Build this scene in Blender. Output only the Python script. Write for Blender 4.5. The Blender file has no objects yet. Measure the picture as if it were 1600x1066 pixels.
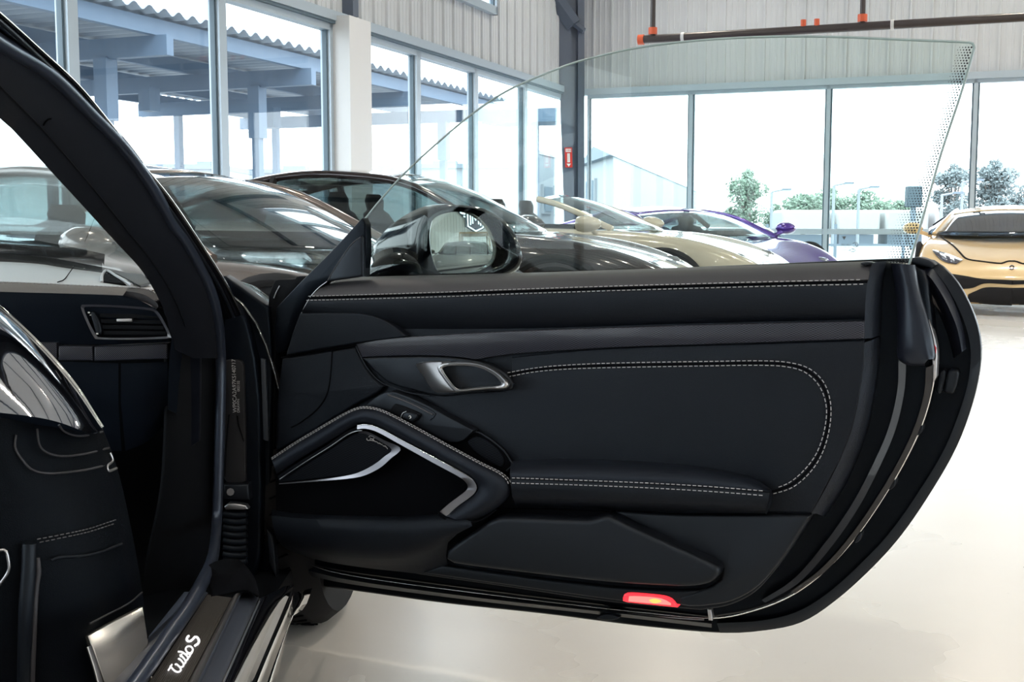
import bpy, bmesh, math, random
from mathutils import Vector, Matrix
from mathutils.bvhtree import BVHTree
random.seed(7)
S = bpy.context.scene
C = S.collection
V = Vector
# ------------------------------------------------------------------ camera, world, exposure
F = 1850.0                      # focal length in pixels of the 1600x1066 frame
PITCH = math.atan(183 / F)
CAM = V((0, 0, .95))
cd = bpy.data.cameras.new('camera')
co = bpy.data.objects.new('camera', cd)
C.objects.link(co)
cd.sensor_fit = 'HORIZONTAL'; cd.sensor_width = 36; cd.lens = F / 1600 * 36
cd.clip_start = .02; cd.clip_end = 400
co.location = CAM; co.rotation_euler = (math.pi / 2 - PITCH, 0, 0)
S.camera = co
w = bpy.data.worlds.new('sky'); S.world = w; w.use_nodes = True
bg = w.node_tree.nodes['Background']
bg.inputs[0].default_value = (.86, .94, 1, 1); bg.inputs[1].default_value = 4.6
S.view_settings.view_transform = 'Standard'; S.view_settings.look = 'None'
S.view_settings.gamma = 1; S.view_settings.use_curve_mapping = False
S.view_settings.exposure = 0.38
S.cycles.transparent_max_bounces = 24; S.cycles.max_bounces = 10
S.cycles.diffuse_bounces = 5; S.cycles.glossy_bounces = 5
S.cycles.caustics_reflective = False; S.cycles.caustics_refractive = False
S.cycles.sample_clamp_indirect = 6

# ------------------------------------------------------------------ pixels to points
FW = V((0, math.cos(PITCH), -math.sin(PITCH))); UP = V((0, math.sin(PITCH), math.cos(PITCH))); RT = V((1, 0, 0))
def ray(p): return (FW * F + RT * (p[0] - 800) + UP * (533 - p[1])).normalized()
def on_plane(p, q, n):
    d = ray(p); return CAM + d * ((V(q) - CAM).dot(n) / d.dot(n))
def at_depth(p, y): return on_plane(p, (0, y, 0), V((0, 1, 0)))
def on_z(p, z): return on_plane(p, (0, 0, z), V((0, 0, 1)))
def cr(pts, n, closed=False):
    """Catmull-Rom through points, resampled evenly to n points."""
    P = [V(p) for p in pts]; m = len(P); out = []
    segs = m if closed else m - 1
    g = lambda i: P[i % m] if closed else P[max(0, min(m - 1, i))]
    for i in range(segs):
        a, b, c, d = g(i - 1), g(i), g(i + 1), g(i + 2)
        if not closed:
            if i == 0: a = b * 2 - c
            if i == segs - 1: d = c * 2 - b
        for k in range(12):
            t = k / 12
            out.append(.5 * (2 * b + (c - a) * t + (2 * a - 5 * b + 4 * c - d) * t * t + (3 * b - a - 3 * c + d) * t ** 3))
    out.append(P[0].copy() if closed else P[-1].copy())
    return resample(out, n, closed)
def resample(out, n, closed=False):
    out = [V(p) for p in out]
    L = [0]
    for a, b in zip(out, out[1:]): L.append(L[-1] + (b - a).length)
    res = []; j = 0
    cnt = n if closed else n - 1
    for i in range(n):
        s = L[-1] * i / cnt
        while j < len(L) - 2 and L[j + 1] < s: j += 1
        t = (s - L[j]) / max(1e-9, L[j + 1] - L[j]); res.append(out[j].lerp(out[j + 1], t))
    return res

def px(pts, n, closed=False): return [(q.x, q.y) for q in cr([(a, b, 0) for a, b in pts], n, closed)]
# ------------------------------------------------------------------ materials
MATS = {}
def mat(name, col, rough=.5, metal=0, coat=0, spec=.5, bump=None, var=None, emit=None, sheen=0, stint=None):
    if name in MATS: return MATS[name]
    m = bpy.data.materials.new(name); m.use_nodes = True; nt = m.node_tree; b = nt.nodes['Principled BSDF']
    b.inputs['Base Color'].default_value = (*col, 1); b.inputs['Roughness'].default_value = rough
    b.inputs['Metallic'].default_value = metal; b.inputs['Coat Weight'].default_value = coat
    b.inputs['Coat Roughness'].default_value = .02; b.inputs['Specular IOR Level'].default_value = spec
    b.inputs['Sheen Weight'].default_value = sheen
    if stint: b.inputs['Specular Tint'].default_value = (*stint, 1)
    if emit: b.inputs['Emission Color'].default_value = (*emit[0], 1); b.inputs['Emission Strength'].default_value = emit[1]
    if bump or var:
        tc = nt.nodes.new('ShaderNodeTexCoord')
    if bump:
        nz = nt.nodes.new('ShaderNodeTexNoise'); nz.inputs['Scale'].default_value = bump[0]; nz.inputs['Detail'].default_value = 3
        bp = nt.nodes.new('ShaderNodeBump'); bp.inputs['Strength'].default_value = bump[1]; bp.inputs['Distance'].default_value = .002
        nt.links.new(tc.outputs['Object'], nz.inputs['Vector'])
        nt.links.new(nz.outputs['Fac'], bp.inputs['Height']); nt.links.new(bp.outputs['Normal'], b.inputs['Normal'])
    if var:
        nz = nt.nodes.new('ShaderNodeTexNoise'); nz.inputs['Scale'].default_value = var[0]; nz.inputs['Detail'].default_value = 6
        rp = nt.nodes.new('ShaderNodeValToRGB'); rp.color_ramp.elements[0].position = .3; rp.color_ramp.elements[1].position = .7
        rp.color_ramp.elements[0].color = (*col, 1); rp.color_ramp.elements[1].color = (*var[1], 1)
        nt.links.new(tc.outputs['Object'], nz.inputs['Vector'])
        nt.links.new(nz.outputs['Fac'], rp.inputs['Fac']); nt.links.new(rp.outputs['Color'], b.inputs['Base Color'])
    MATS[name] = m; return m
def glassmat(name, tint, f0=.04, gloss=1.0):
    """clear sheet: tinted transmission plus a Schlick mirror term, the same from both sides"""
    m = bpy.data.materials.new(name); m.use_nodes = True; nt = m.node_tree; nt.nodes.clear()
    o = nt.nodes.new('ShaderNodeOutputMaterial'); mx = nt.nodes.new('ShaderNodeMixShader')
    t = nt.nodes.new('ShaderNodeBsdfTransparent'); g = nt.nodes.new('ShaderNodeBsdfGlossy'); lw_ = nt.nodes.new('ShaderNodeLayerWeight')
    lw_.inputs['Blend'].default_value = .5
    pw = nt.nodes.new('ShaderNodeMath'); pw.operation = 'POWER'; pw.inputs[1].default_value = 5
    mr = nt.nodes.new('ShaderNodeMapRange'); mr.inputs['To Min'].default_value = f0; mr.inputs['To Max'].default_value = 1
    t.inputs[0].default_value = (*tint, 1); g.inputs['Roughness'].default_value = 0
    g.inputs['Color'].default_value = (gloss, gloss, gloss, 1)
    nt.links.new(lw_.outputs['Facing'], pw.inputs[0]); nt.links.new(pw.outputs[0], mr.inputs['Value'])
    nt.links.new(mr.outputs[0], mx.inputs[0]); nt.links.new(t.outputs[0], mx.inputs[1]); nt.links.new(g.outputs[0], mx.inputs[2])
    nt.links.new(mx.outputs[0], o.inputs[0]); MATS[name] = m; return m
def emis(name, col, s):
    m = bpy.data.materials.new(name); m.use_nodes = True; nt = m.node_tree; nt.nodes.clear()
    o = nt.nodes.new('ShaderNodeOutputMaterial'); e = nt.nodes.new('ShaderNodeEmission')
    e.inputs[0].default_value = (*col, 1); e.inputs[1].default_value = s; nt.links.new(e.outputs[0], o.inputs[0]); return m
def weave(name, c0, c1, scale, rough=.3, coat=.12, spec=.25):
    """fine woven carbon: alternating bright and dark threads"""
    m = bpy.data.materials.new(name); m.use_nodes = True; nt = m.node_tree; b = nt.nodes['Principled BSDF']
    tc = nt.nodes.new('ShaderNodeTexCoord'); ck = nt.nodes.new('ShaderNodeTexChecker'); ck.inputs['Scale'].default_value = scale
    ck.inputs['Color1'].default_value = (*c0, 1); ck.inputs['Color2'].default_value = (*c1, 1)
    nt.links.new(tc.outputs['Object'], ck.inputs['Vector']); nt.links.new(ck.outputs['Color'], b.inputs['Base Color'])
    b.inputs['Roughness'].default_value = rough; b.inputs['Coat Weight'].default_value = coat; b.inputs['Specular IOR Level'].default_value = spec; return m

leather = mat('black_leather', (.0048, .0062, .0098), .46, bump=(900, .35), spec=.25, stint=(.76, .87, 1))
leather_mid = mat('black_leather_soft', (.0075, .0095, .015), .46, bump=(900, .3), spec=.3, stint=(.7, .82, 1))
leather_roll = mat('black_leather_roll', (.036, .036, .043), .46, bump=(900, .3), spec=.5)  # sky light on the upward-facing belt roll put into this lighter base
plastic = mat('black_plastic', (.0065, .0078, .011), .4, spec=.34, stint=(.76, .87, 1), bump=(1500, .15))
softblack = mat('soft_black', (.003, .004, .006), .7, spec=.12)
rubber = mat('rubber', (.006, .008, .012), .4, spec=.3, stint=(.76, .87, 1))
alcantara = mat('alcantara', (.0035, .0055, .011), .9, spec=.1, sheen=.06, bump=(1200, .3))
blackpaint = mat('black_paint', (.002, .002, .0035), .12, coat=.8, spec=.2)
silver = mat('satin_silver', (.58, .58, .60), .36, metal=1)
chrome = mat('polished_metal', (.86, .85, .83), .06, metal=1)
thread = mat('grey_thread', (.46, .46, .49), .7)
carbon = weave('carbon_weave', (.004, .005, .009), (.05, .053, .072), 520)
mesh_dark = weave('speaker_mesh', (.002, .003, .005), (.009, .011, .016), 420, .7, 0, .08)
darkvoid = mat('pocket_lining', (.003, .0035, .005), .95, spec=.05)
carglass = glassmat('car_glass', (.62, .68, .68), .05)
doorglass = glassmat('door_glass', (.91, .96, .945), .01)
pane = glassmat('window_glass', (.97, .985, .985), .02)
shieldglass = glassmat('windscreen_glass', (.86, .91, .92), .03)
glassedge = mat('glass_edge', (.34, .42, .43), .15, spec=.6)
mirrorm = mat('mirror_glass', (.88, .9, .88), .01, metal=1)
siding = mat('siding', (.60, .63, .66), .5, var=(1.5, (.55, .575, .605)))
frame_m = mat('window_frame', (.42, .50, .57), .4, metal=.2)
frame_dark = mat('window_gasket', (.10, .15, .19), .5)
steel = mat('column_paint', (.10, .125, .17), .55)
whitepaint = mat('white_cladding', (.72, .73, .74), .5)
pipe_m = mat('pipe_iron', (.045, .035, .035), .35, spec=.6)
copper = mat('red_brass', (.75, .13, .05), .4)
tyre_m = mat('tyre_rubber', (.008, .008, .009), .75, spec=.15)

# ------------------------------------------------------------------ mesh helpers
def props(o, label=None, cat=None, group=None, kind=None):
    if label: o['label'] = label
    if cat: o['category'] = cat
    if group: o['group'] = group
    if kind: o['kind'] = kind
    return o
def empty(name, loc=(0, 0, 0), rz=0, label=None, cat=None, group=None):
    o = bpy.data.objects.new(name, None); C.objects.link(o); o.location = loc; o.rotation_euler = (0, 0, rz)
    o.empty_display_size = .1
    return props(o, label, cat, group)
def link(name, me, m, parent=None, smooth=None):
    if m is not None: me.materials.append(m)
    if smooth is not None:
        for p in me.polygons: p.use_smooth = True
        me.set_sharp_from_angle(angle=math.radians(smooth))
    o = bpy.data.objects.new(name, me); C.objects.link(o)
    if parent is not None:
        o.parent = parent
        if parent.get('_w'): o.matrix_parent_inverse = Matrix(list(map(list, parent['_wi'])))
    return o
def world_children(o):
    """children of this object are given in world coordinates"""
    mw = Matrix.Translation(o.location) @ o.rotation_euler.to_matrix().to_4x4()
    o['_w'] = 1; o['_wi'] = [list(r) for r in mw.inverted()]
def mesh(name, vs, fs, m, parent=None, smooth=None):
    me = bpy.data.meshes.new(name); me.from_pydata([tuple(v) for v in vs], [], fs); me.update()
    bm = bmesh.new(); bm.from_mesh(me); bmesh.ops.recalc_face_normals(bm, faces=bm.faces); bm.to_mesh(me); bm.free()
    return link(name, me, m, parent, smooth)
class MB:
    def __init__(s): s.v = []; s.f = []
    def add(s, vs, fs):
        o = len(s.v); s.v += [tuple(v) for v in vs]; s.f += [tuple(i + o for i in f) for f in fs]; return s
    def box(s, c, d, ax=None):
        X, Y, Z = ax or (V((1, 0, 0)), V((0, 1, 0)), V((0, 0, 1))); c = V(c); vs = []
        for k in range(8):
            vs.append(c + X * (d[0] / 2 * (1 if k & 1 else -1)) + Y * (d[1] / 2 * (1 if k & 2 else -1)) + Z * (d[2] / 2 * (1 if k & 4 else -1)))
        return s.add(vs, [(0, 2, 3, 1), (4, 5, 7, 6), (0, 1, 5, 4), (2, 6, 7, 3), (0, 4, 6, 2), (1, 3, 7, 5)])
    def tube(s, pts, r, n=8, cap=True, closed=False, flat=1.0):
        pts = [V(p) for p in pts]; m = len(pts); vs = []; fs = []; up = None
        for i, p in enumerate(pts):
            a = pts[(i - 1) % m] if (closed or i) else p; b = pts[(i + 1) % m] if (closed or i < m - 1) else p
            t = (b - a).normalized()
            if up is None: up = V((0, 0, 1)) if abs(t.z) < .9 else V((1, 0, 0))
            x = t.cross(up)
            if x.length < 1e-6: x = t.orthogonal()
            x.normalize(); up = x.cross(t).normalized()
            rr = r[i] if isinstance(r, (list, tuple)) else r
            for k in range(n):
                an = 2 * math.pi * k / n; vs.append(p + x * (math.cos(an) * rr * flat) + up * (math.sin(an) * rr))
        R = m if closed else m - 1
        for i in range(R):
            for k in range(n):
                j = (i + 1) % m; fs.append((i * n + k, i * n + (k + 1) % n, j * n + (k + 1) % n, j * n + k))
        if cap and not closed: fs += [tuple(range(n - 1, -1, -1)), tuple((m - 1) * n + k for k in range(n))]
        return s.add(vs, fs)
    def build(s, name, m, parent=None, smooth=None): return mesh(name, s.v, s.f, m, parent, smooth)
def box(name, c, d, m, parent=None, ax=None, bev=0):
    b = MB().box(c, d, ax); o = b.build(name, m, parent)
    if bev: bevel(o, bev)
    return o
def bevel(o, wd, seg=2):
    md = o.modifiers.new('bevel', 'BEVEL'); md.width = wd; md.segments = seg; md.limit_method = 'ANGLE'; md.angle_limit = .6
    for p in o.data.polygons: p.use_smooth = True
    o.data.set_sharp_from_angle(angle=.7)
def tube(name, pts, r, m, parent=None, n=8, closed=False, flat=1.0): return MB().tube(pts, r, n, True, closed, flat).build(name, m, parent, 50)
def grid(name, rows, m, parent=None, smooth=60, thick=0, flip=False):
    n = len(rows[0]); vs = [p for r in rows for p in r]; fs = []
    for i in range(len(rows) - 1):
        for j in range(n - 1):
            a = i * n + j; f = (a, a + 1, a + n + 1, a + n); fs.append(f[::-1] if flip else f)
    me = bpy.data.meshes.new(name); me.from_pydata([tuple(v) for v in vs], [], fs); me.update()
    o = link(name, me, m, parent, smooth)
    if thick:
        md = o.modifiers.new('solid', 'SOLIDIFY'); md.thickness = thick; md.offset = -1
    return o
def prism(name, front, off, m, parent=None, bev=0, seg=3, smooth=40):
    """closed outline 'front' extruded by the vector off; the front rim is rounded"""
    n = len(front); bm = bmesh.new()
    a = [bm.verts.new(p) for p in front]; b = [bm.verts.new(V(p) + off) for p in front]
    ff = bm.faces.new(a); bm.faces.new(b[::-1])
    for i in range(n): bm.faces.new((a[i], b[i], b[(i + 1) % n], a[(i + 1) % n]))
    bmesh.ops.recalc_face_normals(bm, faces=bm.faces)
    if bev:
        es = [e for e in bm.edges if e.verts[0] in a and e.verts[1] in a]
        bmesh.ops.bevel(bm, geom=es, offset=bev, segments=seg, profile=.5, affect='EDGES', clamp_overlap=True)
    me = bpy.data.meshes.new(name); bm.to_mesh(me); bm.free()
    return link(name, me, m, parent, smooth)
def text(name, body, size, org, xd, yd, m, parent=None, ext=.0004, align='LEFT', shear=0):
    cu = bpy.data.curves.new(name, 'FONT'); cu.body = body; cu.size = size; cu.extrude = ext; cu.align_x = align; cu.shear = shear
    t = bpy.data.objects.new(name, cu); C.objects.link(t)
    bpy.context.view_layer.update()
    me = bpy.data.meshes.new_from_object(t.evaluated_get(bpy.context.evaluated_depsgraph_get()))
    bpy.data.objects.remove(t)
    xd = V(xd).normalized(); yd = V(yd).normalized(); zd = xd.cross(yd)
    M = Matrix((xd, yd, zd)).transposed().to_4x4(); M.translation = V(org); me.transform(M); me.materials.clear()
    return link(name, me, m, parent)

# ------------------------------------------------------------------ room frame
TH = math.radians(21.7)
U = V((math.sin(TH), math.cos(TH), 0)); VV = V((math.cos(TH), -math.sin(TH), 0)); K = V((1.02, 20, 0)); ZZ = V((0, 0, 1))
def R(s, t, z=0): return K + VV * s - U * t + ZZ * z
def lw(p): q = on_plane(p, K, VV); return (K - q).dot(U), q.z          # pixel on left wall -> (t, z)
def bw(p): q = on_plane(p, K, U); return (q - K).dot(VV), q.z           # pixel on back wall -> (s, z)
TD, SD, HC = 31.0, 27.0, 6.6
ZH = lw((893, 149))[1]
AXL = (-U, VV, ZZ)      # along left wall, into room
AXB = (VV, -U, ZZ)
# floor
fl = bpy.data.materials.new('polished_concrete'); fl.use_nodes = True
nt = fl.node_tree; b = nt.nodes['Principled BSDF']; tc = nt.nodes.new('ShaderNodeTexCoord')
n1 = nt.nodes.new('ShaderNodeTexNoise'); n1.inputs['Scale'].default_value = .9; n1.inputs['Detail'].default_value = 9; n1.inputs['Roughness'].default_value = .62
r1 = nt.nodes.new('ShaderNodeValToRGB'); r1.color_ramp.elements[0].position = .25; r1.color_ramp.elements[1].position = .75
r1.color_ramp.elements[0].color = (.715, .69, .645, 1); r1.color_ramp.elements[1].color = (.775, .755, .715, 1)
n2 = nt.nodes.new('ShaderNodeTexNoise'); n2.inputs['Scale'].default_value = 1.1; n2.inputs['Detail'].default_value = 4
r2 = nt.nodes.new('ShaderNodeMapRange'); r2.inputs['To Min'].default_value = .12; r2.inputs['To Max'].default_value = .42
n3 = nt.nodes.new('ShaderNodeTexNoise'); n3.inputs['Scale'].default_value = 34; n3.inputs['Detail'].default_value = 2
r3 = nt.nodes.new('ShaderNodeValToRGB'); r3.color_ramp.elements[0].position = .17; r3.color_ramp.elements[1].position = .25
r3.color_ramp.elements[0].color = (.8, .8, .8, 1); r3.color_ramp.elements[1].color = (1, 1, 1, 1)
mx = nt.nodes.new('ShaderNodeMixRGB'); mx.blend_type = 'MULTIPLY'; mx.inputs[0].default_value = 1
for a_ in (n1, n2, n3): nt.links.new(tc.outputs['Object'], a_.inputs['Vector'])
nt.links.new(n1.outputs['Fac'], r1.inputs['Fac']); nt.links.new(n3.outputs['Fac'], r3.inputs['Fac'])
nt.links.new(r1.outputs['Color'], mx.inputs[1]); nt.links.new(r3.outputs['Color'], mx.inputs[2]); nt.links.new(mx.outputs[0], b.inputs['Base Color'])
nt.links.new(n2.outputs['Fac'], r2.inputs['Value']); nt.links.new(r2.outputs[0], b.inputs['Roughness'])
b.inputs['Specular IOR Level'].default_value = .6
def slab(name, s0, s1, t0, t1, z0, z1, m, parent=None):
    return box(name, R((s0 + s1) / 2, (t0 + t1) / 2, (z0 + z1) / 2), (s1 - s0, t1 - t0, z1 - z0), m, parent, AXB)
props(slab('floor', -.3, SD + .3, -.3, TD + .3, -.2, 0, fl), kind='structure')
ceil_m = mat('ceiling_sheet', (.74, .75, .76), .6)
ceiling = props(slab('ceiling', -.3, SD + .3, -.3, TD + .3, HC, HC + .15, ceil_m), kind='structure')
for i in range(10):
    tt = 1.5 + i * 3.1
    slab('purlin', 0, SD, tt - .06, tt + .06, HC - .22, HC, steel, ceiling)
for i in range(4):
    ss = 3 + i * 6.6
    slab('rafter', ss - .1, ss + .1, 0, TD, HC - .6, HC - .22, steel, ceiling)
# siding panel: a pan with a raised seam
PW = .31
def panel_mesh(h):
    pr = [(0, 0), (.014, .0), (.014, .03), (.04, .03), (.047, 0), (.11, 0), (.115, .006), (.135, .006), (.14, 0), (.20, 0), (.205, .006), (.225, .006), (.23, 0), (PW, 0)]
    vs = [(x, y, z) for z in (0, h) for x, y in pr]; n = len(pr)
    vs += [(x, -.03, z) for z in (0, h) for x in (0, PW)]
    fs = [(i, i + 1, n + i + 1, n + i) for i in range(n - 1)]
    fs += [(2 * n, 2 * n + 2, 2 * n + 3, 2 * n + 1)]
    me = bpy.data.meshes.new('siding_panel'); me.from_pydata(vs, [], fs); me.update(); me.materials.append(siding); return me
PMESH = {}
def panels(parent, org, xd, nd, length, z0, z1, skip=None):
    """row of siding panels; skip(a) may give another top"""
    n = int(length / PW) + 1
    for i in range(n):
        zt = z1; a = i * PW
        if a + PW > length + .2: break
        for (p0, p1) in (skip(a) if skip and skip(a) else [(z0, z1)]):
            h = round(p1 - p0, 3)
            if h not in PMESH: PMESH[h] = panel_mesh(h)
            o = bpy.data.objects.new('siding_panel', PMESH[h]); C.objects.link(o); o.parent = parent
            M = Matrix((xd, nd, ZZ)).transposed().to_4x4(); M.translation = org + xd * a + ZZ * p0
            o.matrix_world = M
WINN = [0]
def window(face, marks, z0, zh, org, xd, nd, rails=(), mw=.055):
    """a glazed bay between consecutive marks (distances along xd)"""
    for a, bq in zip(marks, marks[1:]):
        WINN[0] += 1
        c = org + xd * ((a + bq) / 2) + ZZ * ((z0 + zh) / 2)
        fr = MB(); ax = (xd, nd, ZZ); L = bq - a
        fr.box(c - ZZ * ((zh - z0) / 2 - mw), (L, .12, 2 * mw), ax).box(c + ZZ * ((zh - z0) / 2 - mw * .9), (L, .12, 1.8 * mw), ax)
        fr.box(org + xd * (a + mw / 2) + ZZ * ((z0 + zh) / 2), (mw, .12, zh - z0), ax).box(org + xd * (bq - mw / 2) + ZZ * ((z0 + zh) / 2), (mw, .12, zh - z0), ax)
        for rz in rails: fr.box(org + xd * ((a + bq) / 2) + ZZ * rz, (L, .10, .085), ax)
        o = props(fr.build('window_%d' % WINN[0], frame_m), kind='structure')
        MB().box(c, (L - 2 * mw, .012, zh - z0 - 3.6 * mw), ax).build('pane', pane, o)
        g = MB()
        for q in (a + mw + .012, bq - mw - .012): g.box(org + xd * q + ZZ * ((z0 + zh) / 2), (.024, .05, zh - z0 - 3.6 * mw), ax)
        g.build('gasket', frame_dark, o)
# left wall
marksL = [lw((x, 200))[0] for x in (893, 822, 745, 655, 556)]
t_col0, t_col1 = lw((556, 200))[0], lw((522, 200))[0]
mL2 = [t_col1] + [lw((x, 200))[0] for x in (352, 120)]
d_ = mL2[-1] - mL2[-2]
while mL2[-1] + d_ < TD - .3: mL2.append(mL2[-1] + d_)
wl = props(slab('wall_left', -.32, -.12, 0, TD, ZH + .02, ZH + .10, whitepaint), kind='structure')
org = R(-.06, 0); window('l', marksL, .02, ZH, org, -U, VV); window('l', mL2, .02, ZH, org, -U, VV)
cw0, cwz = lw((775, 24)); cw1 = lw((640, -20))[0]
def skipL(a): return [(ZH + .1, cwz)] if cw0 - .1 < a < cw1 else None
panels(wl, R(-.06, 0), -U, VV, TD, ZH + .1, HC, skipL)
window('l', [cw0, (cw0 + cw1) / 2, cw1], cwz, HC - .3, R(-.03, 0), -U, VV)
slab('header_trim', -.1, .05, 0, TD, ZH, ZH + .1, frame_m, wl)
slab('header_shadow_gap', -.1, .035, 0, TD, ZH - .03, ZH, frame_dark, wl)
props(slab('trim_1', -.14, .2, t_col0, t_col1, 0, ZH + .05, whitepaint), kind='structure')
props(slab('trim_2', -.1, .08, t_col0 + .05, t_col0 + .17, ZH + .1, HC, steel), kind='structure')
# back wall
mB = [bw((917, 250))[0]] + [bw((x, 250))[0] for x in (1078, 1292, 1521)]
d_ = mB[-1] - mB[-2]
while mB[-1] + d_ < SD: mB.append(mB[-1] + d_)
wb = props(slab('wall_back', 0, SD, -.32, -.12, ZH + .02, ZH + .10, whitepaint), kind='structure')
RAIL = bw((1340, 362))[1]
window('b', mB, .02, ZH, R(0, -.06), VV, -U, rails=(RAIL,), mw=.03)
panels(wb, R(0, -.06), VV, -U, SD, ZH + .1, HC)
slab('header_trim', 0, SD, -.1, .05, ZH, ZH + .1, frame_m, wb)
# right wall and rear wall
wr = props(slab('wall_right', SD + .12, SD + .3, 0, TD, ZH + .02, ZH + .1, whitepaint), kind='structure')
mR = [.4 + i * 2.35 for i in range(14)]
window('r', [m_ for m_ in mR if m_ < TD], .02, ZH, R(SD + .06, 0), -U, -VV)  # window bays on the unseen side, added to bring in daylight
panels(wr, R(SD + .06, TD), U, -VV, TD, ZH + .1, HC)
we = props(slab('wall_rear', -.3, SD + .3, TD + .1, TD + .3, 0, HC, whitepaint), kind='structure')
panels(we, R(SD, TD + .06), -VV, U, SD, 0, HC)
# corner column with brace
col = empty('steel_column', R(.3, .35), 0, 'dark blue-grey tapered steel column in the corner between the window walls', 'column')
world_children(col)
pl = lambda x, y: on_plane((x, y), R(.3, .45), V((0, 1, 0)))
def colstrip(name, xs, dy, th):
    rows = []
    for y, z in ((-230, None), (40, None), (150, None), (560, None)):
        rows.append((pl(xs[0] + (y - 40) * xs[2], y), pl(xs[1] + (y - 40) * xs[3], y)))
    mb = MB(); vs = []; fs = []
    for a, bq in rows:
        for q in (a, bq): vs += [q + V((0, dy, 0)), q + V((0, dy + th, 0))]
    n = 4
    for i in range(len(rows) - 1):
        k = i * 4; fs += [(k, k + 2, k + 6, k + 4), (k + 1, k + 5, k + 7, k + 3), (k, k + 4, k + 5, k + 1), (k + 2, k + 3, k + 7, k + 6)]
    fs += [(0, 1, 3, 2), (len(vs) - 4, len(vs) - 2, len(vs) - 1, len(vs) - 3)]
    me = mb.add(vs, fs)
    return me.build(name, steel, col)
colstrip('flange', (871, 892, .035, .018), -.04, .05); colstrip('web', (890, 911, .018, .0), .05, .03); colstrip('flange', (903, 913, 0, 0), -.02, .12)
a_, b_ = pl(896, 40), pl(838, -42)
MB().tube([a_ + V((0, -.06, 0)), b_ + V((0, -.06, 0))], .13, 4).build('brace', steel, col)
MB().tube([pl(888, 30) + V((0, -.02, 0)), pl(912, 50) + V((0, -.1, 0))], .05, 4).build('stiffener', steel, col)
sg = empty('extinguisher_sign', pl(888, 262), 0, 'red and white fire extinguisher arrow sign on the steel column', 'sign'); world_children(sg)
red = mat('sign_red', (.62, .04, .03), .5); signw = mat('sign_white', (.85, .83, .82), .5)
sp = lambda x, y, d: pl(x, y) + V((0, d, 0))
prism('plate', [sp(882, 231, -.07), sp(893.5, 231, -.07), sp(894, 262, -.07), sp(883, 262, -.07)], V((0, .02, 0)), red, sg)
prism('panel', [sp(883.5, 233, -.075), sp(892, 233, -.075), sp(892, 238, -.075), sp(883.6, 238, -.075)], V((0, .004, 0)), signw, sg)
prism('panel', [sp(886, 240, -.075), sp(890, 240, -.075), sp(890.4, 254, -.075), sp(886.2, 254, -.075)], V((0, .004, 0)), signw, sg)
prism('arrow', [sp(885, 256, -.075), sp(891.6, 256, -.075), sp(888.4, 261, -.075)], V((0, .004, 0)), signw, sg)
q0, q1 = sp(888.2, 240, -.078), sp(888.3, 253.6, -.078)
text('lettering', 'FIRE EXTINGUISHER', (q1 - q0).length / 9.6, q0 - V((.012, 0, 0)), (q1 - q0), V((1, 0, 0)), red, sg)
text('lettering', 'FIRE', .045, sp(884.6, 237, -.078), V((1, 0, 0)), ZZ, red, sg)
# sprinkler pipe
tS = 3.2
pp = lambda x, y: on_plane((x, y), R(0, tS), U)
sr = empty('sprinkler_pipe', pp(1002, 62), 0, 'dark iron sprinkler pipe with red end cap hung below the ceiling', 'pipe'); world_children(sr)
pa, pb = pp(1003, 62), pp(1600, 31.5); pb2 = pa + (pb - pa) * 2.0; pb2.z = pa.z; pb.z = pa.z
tube('pipe', [pa, pb2], .055, pipe_m, sr, 12)
dirp = (pb2 - pa).normalized()
tube('end_cap', [pa - dirp * .05, pa + dirp * .03], .068, copper, sr, 12)
for x in (1020, 1347, 1700):
    q = pp(x, 50); q.z = pa.z
    tube('hanger_rod', [q, V((q.x, q.y, HC))], .035, pipe_m, sr, 8); tube('coupling', [q + ZZ * .06, q + ZZ * .15], .06, copper, sr, 10)
for x in (1255, 1276):
    q = pp(x, 50); q.z = pa.z; tube('sprinkler_head', [q, q + ZZ * .13], .035, copper, sr, 8)
for x in (1067, 1394):
    q = pp(x, 50); q.z = pa.z; tube('pipe_clamp', [q - dirp * .02, q + dirp * .02], .066, whitepaint, sr, 12)
# ceiling lamps
lamp_e = emis('lamp_glow', (1, .89, .75), 230)
lamp0 = None
for i in range(6):
    for j in range(5):
        s_, t_ = 2.4 + i * 4.4, 2.6 + j * 6.0
        L_ = empty('ceiling_lamp', R(s_, t_, HC - .75), 0, 'round pendant lamp hanging from the ceiling beams', 'lamp', 'pendant lamps under the ceiling')
        if lamp0 is None:
            c1 = MB().tube([V((0, 0, .75)), V((0, 0, .16))], .012, 6).build('cord', steel, L_)
            c2 = MB().tube([V((0, 0, .18)), V((0, 0, .12)), V((0, 0, .0))], [.05, .09, .19], 16, False).build('shade', steel, L_, 40)
            c3 = MB().tube([V((0, 0, .03)), V((0, 0, .012))], .14, 16).build('bulb', lamp_e, L_)
            lamp0 = (c1, c2, c3)
        else:
            for c_ in lamp0:
                k_ = c_.copy(); C.objects.link(k_); k_.parent = L_

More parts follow.
